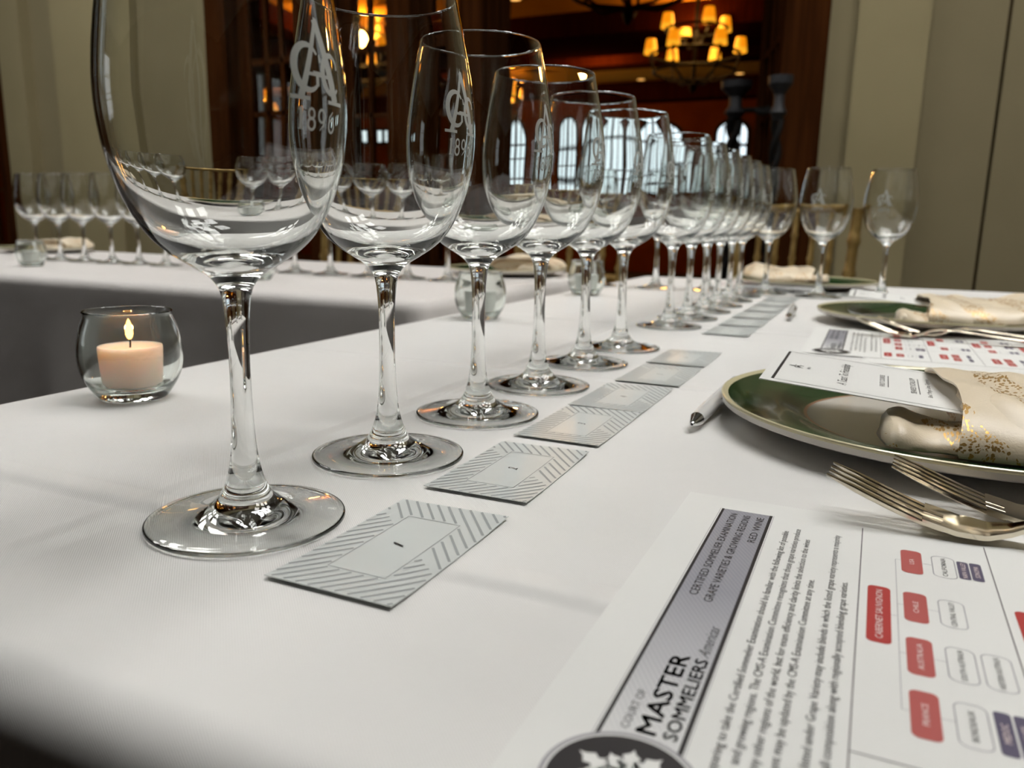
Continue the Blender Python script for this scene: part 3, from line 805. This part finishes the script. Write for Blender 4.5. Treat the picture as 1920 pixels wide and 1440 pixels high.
    def bx(kind, y, x, ly, lx, label=None):
        y0, y1, x0, x1 = y-ly/2, y+ly/2, x-lx/2, x+lx/2
        if kind in ('red', 'pink', 'plum'):
            c.use(M[kind]); rrect(c, y0, y1, x0, x1, min(lx, ly)*0.28, p)
        else: c.use(M['line']); rring(c, y0, y1, x0, x1, min(lx, ly)*0.34, 0.00032, p)
        if label:
            c.use(M['white_print'] if kind != 'o' else M['ink_grey']); hh = 0.0021 if kind == 'red' else 0.0016
            wd = min(ly*0.86, 0.00165*len(label) if kind != 'red' else 0.0024*len(label))
            put_text(c, label, y-wd/2, y+wd/2, 0, hh, lambda s, tt: pp(s, x-tt+hh/2))
    def ln(y0, y1, x0, x1):
        c.use(M['line']); rect(c, y0, y1, x0, x1, p)
    def branch(xr, ys, xm=None):
        xm = xm or xr+0.0058
        ln(min(ys), max(ys), xm-0.0001, xm+0.0001)
        for y in ys: ln(y-0.0001, y+0.0001, xm, xm+0.002)
    bx('red', 0.0275, 0.2265, 0.040, 0.0068, 'CABERNET SAUVIGNON')
    branch(0.2265, (0.0745, 0.0365, 0.0045, -0.0250), 0.2318); ln(0.0274, 0.0276, 0.2299, 0.2318)
    for y, s, sub in ((0.0745, 'USA', [('CALIFORNIA', 0)]), (0.0365, 'CHILE', [('CENTRAL VALLEY', 0)]), (0.0045, 'AUSTRALIA', [('SOUTH AUSTRALIA', 0), ('WESTERN AUSTRALIA', 1)]), (-0.0250, 'FRANCE', [('BORDEAUX', 0)])):
        bx('pink', y, 0.2370, 0.0215, 0.0068, s); ln(y-0.0001, y+0.0001, 0.2404, 0.2435)
        for q_, k in sub: bx('o', y, 0.2472+0.0088*k, 0.0195, 0.0075, q_)
    bx('plum', 0.0745, 0.2533, 0.0158, 0.0036, 'NAPA VALLEY'); bx('plum', 0.0748, 0.2573, 0.0158, 0.0036, 'SONOMA')
    bx('plum', -0.0250, 0.2540, 0.0185, 0.0038, 'MEDOC'); bx('plum', -0.0250, 0.2583, 0.0185, 0.0038, 'GRAVES')
    bx('red', -0.074, 0.2265, 0.026, 0.0068, 'MERLOT'); bx('pink', -0.074, 0.2370, 0.020, 0.0068, 'FRANCE'); bx('o', -0.074, 0.2472, 0.0195, 0.0075, 'BORDEAUX'); bx('plum', -0.074, 0.2545, 0.018, 0.0036)
    rnd = random.Random(3)
    names = ['GRENACHE', 'PINOT NOIR', 'SYRAH', 'TEMPRANILLO']
    for ci, cxx in enumerate((0.262, 0.304, 0.345, 0.386)):
        yr = (0.030, 0.040, 0.028, 0.05)[ci]
        bx('red', yr, cxx+0.0062, 0.036, 0.0068, names[ci])
        ys = ((0.062, -0.004), (0.070, 0.036, 0.0), (0.070, 0.02), (0.06, 0.02, -0.02))[ci]
        branch(cxx+0.0062, ys, cxx+0.0112)
        for y in ys:
            bx('pink', y, cxx+0.0165, 0.021, 0.0066, rnd.choice(['FRANCE', 'USA', 'SPAIN', 'ITALY', 'AUSTRALIA']))
            bx('o', y, cxx+0.0262, 0.019, 0.0070)
            bx('plum', y+0.001, cxx+0.0330, 0.016, 0.0033); bx('plum', y+0.001, cxx+0.0372, 0.016, 0.0033)
        yr2 = -0.062-0.006*ci
        bx('red', yr2, cxx+0.0062+0.006, 0.030, 0.0068, ['MALBEC', 'SANGIOVESE', 'NEBBIOLO', 'ZINFANDEL'][ci])
        for y in (yr2+0.010, yr2-0.012): bx('pink', y, cxx+0.0225, 0.020, 0.0066, rnd.choice(['ITALY', 'FRANCE', 'USA'])); bx('plum', y, cxx+0.0335, 0.018, 0.0034)
    c.build('grape_chart', None, t)
    return t
document('printed chart sheet with red boxes and header strip, at the table end', (0, 0, TZ+0.0004), 0)
d2 = document('printed chart sheet lying between the two green plates', (0.006, 0.667, TZ+0.0006), math.radians(0.3), 0.0)
b = MB(); b.box((0.205, -0.134, -0.0001), (0.450, 0.080, 0.0002)); b.build('lower_sheet', M['paper'], d2, False)
document('blurred white chart sheet at the far place beyond the last glasses', (0.0, 1.125, TZ+0.0004), math.radians(90), 0.0)
# the far place's sheet lies turned toward its own diner

# ------------------------------------------------------------------ plates
def plate(label, loc, group='green rimmed charger plates'):
    t = thing('charger_plate', label, 'plate', loc, 0, group)
    R = 0.135; zr = 0.0175
    b = MB(); b.use(M['plate_white'])
    b.lathe([(0, 0.0050), (0.05, 0.0050), (0.0835, 0.0052)], 96)
    b.use(M['gold_line']); b.lathe([(0.0835, 0.0052), (0.0855, 0.0054)], 96)
    b.use(M['plate_green']); b.lathe([(0.0855, 0.0054), (0.090, 0.0062), (0.096, 0.0088), (0.105, 0.0114), (0.118, 0.0138), (0.1312, 0.0162)], 96)
    b.build('dish_face', None, t)
    b = MB(); b.lathe([(0.1312, 0.0162), (0.1326, 0.0170), (0.1342, 0.0176), (0.1352, 0.0172), (0.1354, 0.0164), (0.1348, 0.0155)], 96); b.build('rim_band', M['plate_edge'], t)
    b = MB(); b.lathe([(0.1348, 0.0155), (0.1344, 0.0125), (0.130, 0.0108), (0.115, 0.0080), (0.095, 0.0040), (0.086, 0.0022), (0.083, 0.0001), (0.079, 0.0001), (0.077, 0.0020), (0.04, 0.0022), (0, 0.0022)], 96); b.build('underside', M['plate_under'], t)
    return t
PLT = [((0.268, 0.292, TZ), 'green charger plate with cream rim, beside the forks'),
       ((0.284, 0.890, TZ), 'second green charger plate with a folded napkin, behind the chart sheet'),
       ((0.085, 1.455, TZ), 'charger plate under the pink napkin at the far place'),
       ((-0.55, 1.42, TZ), 'charger plate with napkin on the cross table behind the big second glass'),
       ((-1.34, 1.40, TZ), 'charger plate on the cross table seen between thin stems'),
       ((-2.12, 1.42, TZ), 'charger plate on the cross table behind the clear votive')]
pl = plate(PLT[0][1], PLT[0][0])
for l_, s in PLT[1:]: dup(pl, l_, 0, s)

# ------------------------------------------------------------------ napkins
def napkin(label, loc, rz):
    t = thing('folded_napkin', label, 'napkin', loc, rz, 'champagne satin napkins')
    def pz(x, y):
        r = math.hypot(x, y); P = [(0, 0.0052), (0.0855, 0.0056), (0.090, 0.0062), (0.096, 0.0088), (0.105, 0.0114), (0.118, 0.0138), (0.1312, 0.0162), (0.136, 0.018), (0.3, 0.018)]
        for (a, za), (c, zc2) in zip(P, P[1:]):
            if r <= c: return za+(zc2-za)*(r-a)/(c-a)+0.0011
        return 0.019
    def sweep(secs, nm, n=40, seed=0, e=0.8):
        """secs: (x, y0, y1, zbase, height, lean) sections of a soft folded bundle."""
        b = MB(); vs = []; D = crom(secs, 6)
        for k, (x, y0, y1, zb, h, ln_) in enumerate(D):
            for j in range(n):
                a = 2*PI*j/n; ca, sa = math.cos(a), math.sin(a)
                yy = math.copysign(abs(ca)**e, ca); zz = math.copysign(abs(sa)**e, sa)
                y = (y0+y1)/2 + (y1-y0)/2*yy; z = zb+h*0.22+h*(0.78 if zz > 0 else 0.22)*zz
                if zz > 0:
                    z += 0.0022*math.sin(y*95+x*40+seed)*max(0, zz) + 0.0012*math.sin(x*170+y*60+seed*2)*max(0, zz)
                y += 0.0014*math.sin(x*150+seed)*ca
                xx = x+ln_*zz*0.5+0.0015*math.sin(y*130+seed); vs.append((xx, y, max(z, pz(xx, y))))
        m_ = len(D); fs = [(i*n+j, i*n+(j+1) % n, (i+1)*n+(j+1) % n, (i+1)*n+j) for i in range(m_-1) for j in range(n)]
        # rounded ends
        for i0, d in ((0, -1), ((m_-1)*n, 1)):
            c = Vector((0, 0, 0))
            for j in range(n): c += Vector(vs[i0+j])
            c /= n; base = len(vs)
            for j in range(n): p_ = Vector(vs[i0+j]).lerp(c, 0.35); vs.append((p_.x+d*0.0028, p_.y, max(p_.z, pz(p_.x+d*0.0028, p_.y))))
            vs.append((c.x+d*0.0038, c.y, c.z))
            for j in range(n):
                k = (j+1) % n
                q4 = (i0+j, i0+k, base+k, base+j); fs.append(q4 if d > 0 else q4[::-1])
                q3 = (base+j, base+k, base+n); fs.append(q3 if d > 0 else q3[::-1])
        b.add(vs, fs); return b.build(nm, M['satin'], t)
    # coordinates relative to the plate centre, tail toward -X
    sweep([(-0.040, -0.098, -0.046, 0.0092, 0.0165, 0.002), (-0.034, -0.101, -0.044, 0.0090, 0.0175, 0), (-0.024, -0.098, -0.050, 0.0088, 0.0140, 0), (-0.010, -0.096, -0.056, 0.0088, 0.0120, 0), (0.004, -0.100, -0.050, 0.0088, 0.015, 0), (0.018, -0.100, -0.050, 0.0088, 0.015, 0)], 'tail_fold', seed=1, e=1.0)
    sweep([(-0.004, -0.108, 0.030, 0.0100, 0.0240, 0.004), (0.014, -0.112, 0.045, 0.0095, 0.0290, 0.002), (0.038, -0.112, 0.056, 0.0095, 0.0270, 0), (0.070, -0.118, 0.062, 0.0085, 0.0290, 0), (0.096, -0.098, 0.054, 0.0120, 0.0320, 0), (0.112, -0.066, 0.036, 0.0180, 0.020, 0)], 'body_fold', n=56, seed=2.4)
    # a turned-over flap wrapping the body, its slanting edge falling over the tail
    b = MB(); vs = []; nn = 40; mm = 10
    for i in range(nn+1):
        a = PI*(0.03+0.90*i/nn)
        yc, zc_ = -0.033, 0.0100
        ca, sa = math.cos(a), math.sin(a)
        y = yc-0.0815*math.copysign(abs(ca)**0.88, ca); z0_ = zc_+0.0288*abs(sa)**0.72
        s = (y+0.115)/0.165
        for j in range(mm+1):
            u = j/mm
            x = -0.0105-0.007*s+0.044*u+0.004*math.sin(s*PI*2)
            z = z0_+0.0016*math.sin(PI*min(1, u*2.2))*sa - 0.0022*max(0, u-0.75)*4*sa + 0.0008*math.sin(22*s+4*u)*sa
            vs.append((x, y, max(z, pz(x, y)+0.0016)))
    fs = [(i*(mm+1)+j, (i+1)*(mm+1)+j, (i+1)*(mm+1)+j+1, i*(mm+1)+j+1) for i in range(nn) for j in range(mm)]
    k0 = len(vs); vs += [(x+0.0006, y, z-0.0014) for x, y, z in vs]
    fs += [tuple(i+k0 for i in reversed(f)) for f in fs[:]]
    for i in range(nn):
        a, c = i*(mm+1), (i+1)*(mm+1); fs.append((a, a+k0, c+k0, c)); fs.append((a+mm, c+mm, c+mm+k0, a+mm+k0))
    for j in range(mm):
        fs.append((j, j+1, j+1+k0, j+k0)); a = nn*(mm+1)+j; fs.append((a, a+k0, a+1+k0, a+1))
    b.add(vs, fs); b.build('turned_flap', M['satin'], t)
    return t
NZ = TZ+0.0001
nk = napkin('champagne satin napkin with gold leaf weave on the green plate, holding the menu', (0.268, 0.292, NZ), 0)
dup(nk, (0.284, 0.890, NZ), 0, 'champagne satin napkin on the second green plate')
dup(nk, (0.085, 1.455, NZ), PI, 'blurred pinkish satin napkin at the far place before the gold chair')
dup(nk, (-0.55, 1.42, NZ), PI/2, 'satin napkin on the cross table behind the big second glass')
dup(nk, (-2.12, 1.42, NZ), PI/2, 'satin napkin on the cross table behind the clear votive')

# ------------------------------------------------------------------ menu cards
def menu(label, loc, rz):
    t = thing('menu_card', label, 'menu', loc, rz, 'bordered menu cards')
    # card lies from rim tip (-x) to under the napkin (+x): local x along length 0..0.17, y width 0..0.11
    Lx, Wy = 0.118, 0.105
    def zf(x): return 0.0
    b = MB(); b.box((0, 0, 0), (Lx, Wy, 0.0005)); b.build('card_stock', M['paper'], t, False)
    b = MB(); b.use(M['ink_grey']); P = lambda s, tt: (s, tt, 0.0006)
    e = 0.0055; ln = 0.0006
    rect(b, e, Lx, e, e+ln, P); rect(b, e, Lx, Wy-e-ln, Wy-e, P); b.use(M['ink']); rect(b, e, e+0.0016, e, Wy-e, P)
    b.build('printed_border', None, t)
    b = MB(); b.use(M['ink_grey'])
    W2 = Wy/2
    TP = lambda x: (lambda s, tt: (x-tt, W2+s, 0.0006))
    def T(s, x, wd, h, sh=0.0, c=0.0, bold=0.0): put_text(b, s, c-wd/2, c+wd/2, 0, h, TP(x), sh, bold)
    T('A', 0.0185, 0.008, 0.0085, 0, 0); T('GC', 0.0170, 0.010, 0.0035, 0, 0); T('1896', 0.0225, 0.007, 0.0018)
    T('A Toast To Friendship', 0.0435, 0.066, 0.0052, 0.5, 0.0)
    T('FIRST COURSE', 0.063, 0.034, 0.0028); rect(b, 0.0645, 0.0650, W2-0.017, W2+0.017, P)
    T('SEARED SCALLOP', 0.079, 0.044, 0.0030); rect(b, 0.0803, 0.0808, W2-0.022, W2+0.022, P)
    T('Basil, Mango, Lime, Tangerine', 0.0865, 0.052, 0.0024, 0.3)
    b.build('printed_text', None, t)
    return t
mn = menu('white menu card with black border resting on the green plate rim', (0.163, 0.215, TZ+0.0360), 0)
mn.rotation_euler = (math.radians(1.0), math.radians(5.0), 0)
m2 = dup(mn, (0.186, 0.855, TZ+0.0340), 0, 'blurred white menu card on the second green plate')
m2.rotation_euler = (math.radians(1), math.radians(4.5), 0)

# ------------------------------------------------------------------ pens
def pen(label, loc, rz):
    t = thing('ballpoint_pen', label, 'pen', loc, rz, 'white ballpoint pens')
    b = MB(); b.tube([(0, 0.012, 0.0052), (0, 0.05, 0.0055), (0, 0.138, 0.0055)], [0.0042, 0.0048, 0.0046], 20); b.build('barrel', M['pen_white'], t)
    b = MB(); b.tube([(0, 0, 0.0050), (0, 0.0012, 0.0050), (0, 0.0014, 0.0050), (0, 0.010, 0.0051), (0, 0.0125, 0.0052)], [0.0007, 0.0013, 0.0018, 0.0038, 0.0043], 20); b.build('tip', M['chrome'], t)
    b = MB(); b.tube([(0, -0.0006, 0.0050), (0, 0.0006, 0.0050)], 0.00075, 10); b.build('point', M['ink'], t)
    b = MB(); b.box((0.0040, 0.060, 0.0045), (0.0062, 0.100, 0.0085)); b.box((0.001, 0.096, 0.004), (0.006, 0.102, 0.009)); b.build('clip', M['chrome'], t)
    return t
pn = pen('white ballpoint pen with chrome tip, half under the green plate', (0.128, 0.218, TZ+0.0006), math.radians(-1))
dup(pn, (0.120, 0.828, TZ+0.0006), math.radians(3), 'white ballpoint pen with dark tip beside the second plate')
dup(pn, (-0.020, 1.302, TZ+0.0012), math.radians(-93), 'white ballpoint pen lying across in front of the far plate')

# ------------------------------------------------------------------ forks
def fork(label, loc, rz):
    t = thing('dinner_fork', label, 'fork', loc, rz, 'silver dinner forks')
    # side profile along +X from the tines' tips
    def zc(x):
        pts = [(0, 0.0185), (0.012, 0.0140), (0.024, 0.0095), (0.036, 0.0055), (0.048, 0.0030), (0.058, 0.0026), (0.066, 0.0050), (0.074, 0.0092), (0.084, 0.0115), (0.10, 0.0115), (0.14, 0.0080), (0.20, 0.0035)]
        for (a, za), (c, zc_) in zip(pts, pts[1:]):
            if x <= c: k = (x-a)/(c-a); k = k*k*(3-2*k) if False else k; return za+(zc_-za)*k
        return pts[-1][1]
    # head: hollowed plate narrowing to the neck, then handle
    prof = [(0.036, 0.0108), (0.042, 0.0109), (0.048, 0.0108), (0.054, 0.0100), (0.060, 0.0082), (0.066, 0.0060), (0.072, 0.0044), (0.080, 0.0036), (0.09, 0.0033)]
    prof = crom(prof, 4)
    b = MB(); vs = []; n = 12
    for x, hw in prof:
        for k in range(n+1):
            u = -1+2*k/n; y = u*hw; sag = 0.0008*(u*u) * min(1, (hw/0.010)) ; vs.append((x, y, zc(x)+sag+0.0009))
    off = len(vs); vs += [(x, y, z-0.0020) for x, y, z in vs]; m_ = len(prof)
    fs = []
    for i in range(m_-1):
        for k in range(n):
            a = i*(n+1)+k; fs += [(a, a+n+1, a+n+2, a+1), (off+a, off+a+1, off+a+n+2, off+a+n+1)]
        a = i*(n+1); fs.append((a, off+a, off+a+n+1, a+n+1)); a += n; fs.append((a, a+n+1, off+a+n+1, off+a))
    fs.append(tuple([k for k in range(n+1)]+[off+k for k in range(n, -1, -1)]))
    fs.append(tuple([(m_-1)*(n+1)+k for k in range(n, -1, -1)]+[off+(m_-1)*(n+1)+k for k in range(n+1)]))
    b.add(vs, fs); hd_ = b.build('head', M['silver'], t)
    for i in range(4):
        y = (i-1.5)*0.0060
        pts = [(s*0.043, y*(1+0.04*(1-s)), zc(s*0.043)) for s in [k/12 for k in range(13)]]
        b = MB(); vs = []
        for k, p_ in enumerate(pts):
            hw_ = 0.0006+0.0012*min(1, k/4); ht = 0.0004+0.0008*min(1, k/3)
            vs += [(p_[0], p_[1]+y_*hw_, p_[2]+z_*ht) for y_, z_ in ((-1, -0.5), (-0.6, -1), (0.6, -1), (1, -0.5), (1, 0.55), (0.72, 1), (-0.72, 1), (-1, 0.55))]
        b.add(vs, [(k*8+j, k*8+(j+1) % 8, (k+1)*8+(j+1) % 8, (k+1)*8+j) for k in range(12) for j in range(8)]+[tuple(range(8))[::-1], tuple(range(96, 104))])
        b.build('tine', M['silver'], hd_)
    b = MB(); xs = [0.086+0.0046*k for k in range(27)]
    hw = [0.0034+0.0078*smooth01((x-0.11)/0.085) for x in xs]
    b.tube([(x, 0, zc(x)) for x in xs], hw, 16, flat=0.30); b.build('handle', M['silver'], t)
    return t
fk = fork('silver fork with its tines raised, lower of the pair by the chart sheet', (0.2060, 0.1175, TZ+0.0006), math.radians(-5))
dup(fk, (0.2300, 0.1425, TZ+0.0006), math.radians(-4), 'silver fork tucked closer to the green plate, upper of the pair')
dup(fk, (0.200, 0.735, TZ+0.0016), math.radians(-6), 'blurred silver fork at the second plate, on the chart sheet edge')
dup(fk, (0.222, 0.758, TZ+0.0016), math.radians(-6), 'blurred silver fork under the second plate rim')

# ------------------------------------------------------------------ votive candles
def votive(label, loc, lit):
    t = thing('votive_candle', label, 'candle', loc, 0, None if lit else 'unlit glass votives')
    o = [(0, 0.0040), (0.010, 0.0030), (0.017, 0.0005), (0.020, 0.0), (0.0225, 0.0010), (0.0255, 0.0050), (0.0305, 0.0130), (0.0337, 0.0220), (0.0348, 0.0315), (0.0340, 0.0410), (0.0320, 0.0500), (0.0294, 0.0570), (0.0288, 0.0600), (0.0294, 0.0620)]
    i = [(0.0294, 0.0620), (0.0287, 0.0628), (0.0278, 0.0622), (0.0272, 0.0600), (0.0278, 0.0565), (0.0303, 0.0490), (0.0322, 0.0405), (0.0330, 0.0315), (0.0319, 0.0225), (0.0288, 0.0145), (0.0240, 0.0092), (0.0150, 0.0080), (0, 0.0078)]
    b = MB(); b.lathe(crom(o, 4)+crom(i, 4)[1:], 72); ob = b.build('glass_bowl', M['votive_glass'], t)
    for p in ob.data.polygons: p.use_smooth = True
    b = MB(); b.lathe([(0, 0.0088), (0.0185, 0.0088), (0.0200, 0.0100), (0.0213, 0.0360), (0.0210, 0.0378), (0.0190, 0.0374), (0.012, 0.0366), (0, 0.0362)], 48); wx = b.build('wax', M['wax'] if lit else M['wax_white'], t)
    b = MB(); b.tube([(0, 0, 0.036), (0.0005, 0, 0.040), (0.0002, 0, 0.043)], 0.0006, 8); b.build('wick', M['wick'], wx)
    t.scale = (0.91, 0.91, 0.91)
    if lit:
        b = MB(); b.lathe([(0, 0.0415), (0.0016, 0.0428), (0.0026, 0.0455), (0.0025, 0.0485), (0.0016, 0.0525), (0.0007, 0.0555), (0, 0.0575)], 20); b.build('flame', M['flame'], wx)
    return t
votive('lit white candle in a round clear glass votive at the table edge', (-0.218, 0.132, TZ+0.0004), True)
lamp_point('candle_flame_light', (-0.218, 0.132, TZ+0.0004+0.045), 0.45, (1.0, 0.36, 0.10), 0.0025)
v2 = votive('unlit clear glass votive behind the stem of the third glass', (-0.222, 0.640, TZ+0.0004), False)
dup(v2, (-0.222, 1.030, TZ+0.0004), 0, 'unlit clear glass votive behind the fifth glass stem')
dup(v2, (-1.515, 0.960, TZ+0.0004), 0, 'unlit clear votive at the outer end of the cross table')
dup(v2, (-0.862, 0.965, TZ+0.0004), 0, 'unlit clear votive on the cross table partly hidden by the biggest bowl')

# ------------------------------------------------------------------ chairs
def chair(label, loc, rz):
    t = thing('banquet_chair', label, 'chair', loc, rz, 'gold bamboo style chairs')
    # local: seat centre at origin, back toward +Y
    def rod(p0, p1, r, nm, rings=4, n=12):
        p0, p1 = Vector(p0), Vector(p1); pts = []; rr = []
        k = rings*6
        for i in range(k+1):
            s = i/k; pts.append(p0.lerp(p1, s)); ph = (s*rings) % 1.0
            rr.append(r*(1.35 if min(ph, 1-ph) < 0.09 else 1.0))
        b = MB(); b.tube(pts, rr, n); return b.build(nm, M['gilt'], t)
    for sx in (-1, 1):
        rod((0.185*sx, -0.19, 0), (0.175*sx, -0.18, 0.44), 0.014, 'leg')
        rod((0.165*sx, 0.22, 0), (0.165*sx, 0.18, 0.44), 0.015, 'leg')
        rod((0.165*sx, 0.18, 0.44), (0.178*sx, 0.24, 0.925), 0.0155, 'back_post', 5)
    b = MB()
    pts = rrect_pts(-0.2, 0.2, -0.2, 0.2, 0.04)
    n = len(pts); b.add([(x, y, z) for z in (0.43, 0.46) for x, y in pts], [tuple(range(n))[::-1], tuple(range(n, 2*n))]+[(i, (i+1) % n, n+(i+1) % n, n+i) for i in range(n)]); se = b.build('seat', M['gilt'], t)
    b = MB(); pts = rrect_pts(-0.19, 0.19, -0.19, 0.19, 0.05)
    vs = []; 
    for s, z in ((1, 0.461), (1.0, 0.49), (0.93, 0.505), (0.7, 0.512)): vs += [(x*s, y*s, z) for x, y in pts]
    b.add(vs, [tuple(range(n))[::-1], tuple(range(3*n, 4*n))]+[(k*n+i, k*n+(i+1) % n, (k+1)*n+(i+1) % n, (k+1)*n+i) for k in range(3) for i in range(n)]); b.build('cushion', M['cushion'], se)
    def yb(z): return 0.18+0.06*(z-0.44)/0.485
    def hw(z): return 0.165+0.013*(z-0.44)/0.485
    for z in (0.915, 0.70): rod((-hw(z), yb(z), z), (hw(z), yb(z), z), 0.011, 'rail', 5)
    for i in range(5):
        x = -0.108+0.054*i; rod((x, yb(0.70), 0.70), (x*1.03, yb(0.915), 0.915), 0.0085, 'spindle', 3, 8)
    for z in (0.16, 0.24): rod((-0.18, -0.186, z), (0.18, -0.186, z), 0.009, 'stretcher', 3, 8)
    return t
cr = chair('gold bamboo style chair behind the far place, its back standing above the table', (-0.055, 2.22, 0), 0)
cr.rotation_euler = (0, 0, math.radians(-6))
dup(cr, (-0.68, 1.98, 0), 0.05, 'gold chair behind the cross table, seen through the third glass')
dup(cr, (-1.50, 1.98, 0), -0.04, 'gold chair behind the cross table, seen under the first bowl')
dup(cr, (-2.22, 1.98, 0), 0.06, 'gold chair behind the cross table, seen through the biggest bowl')
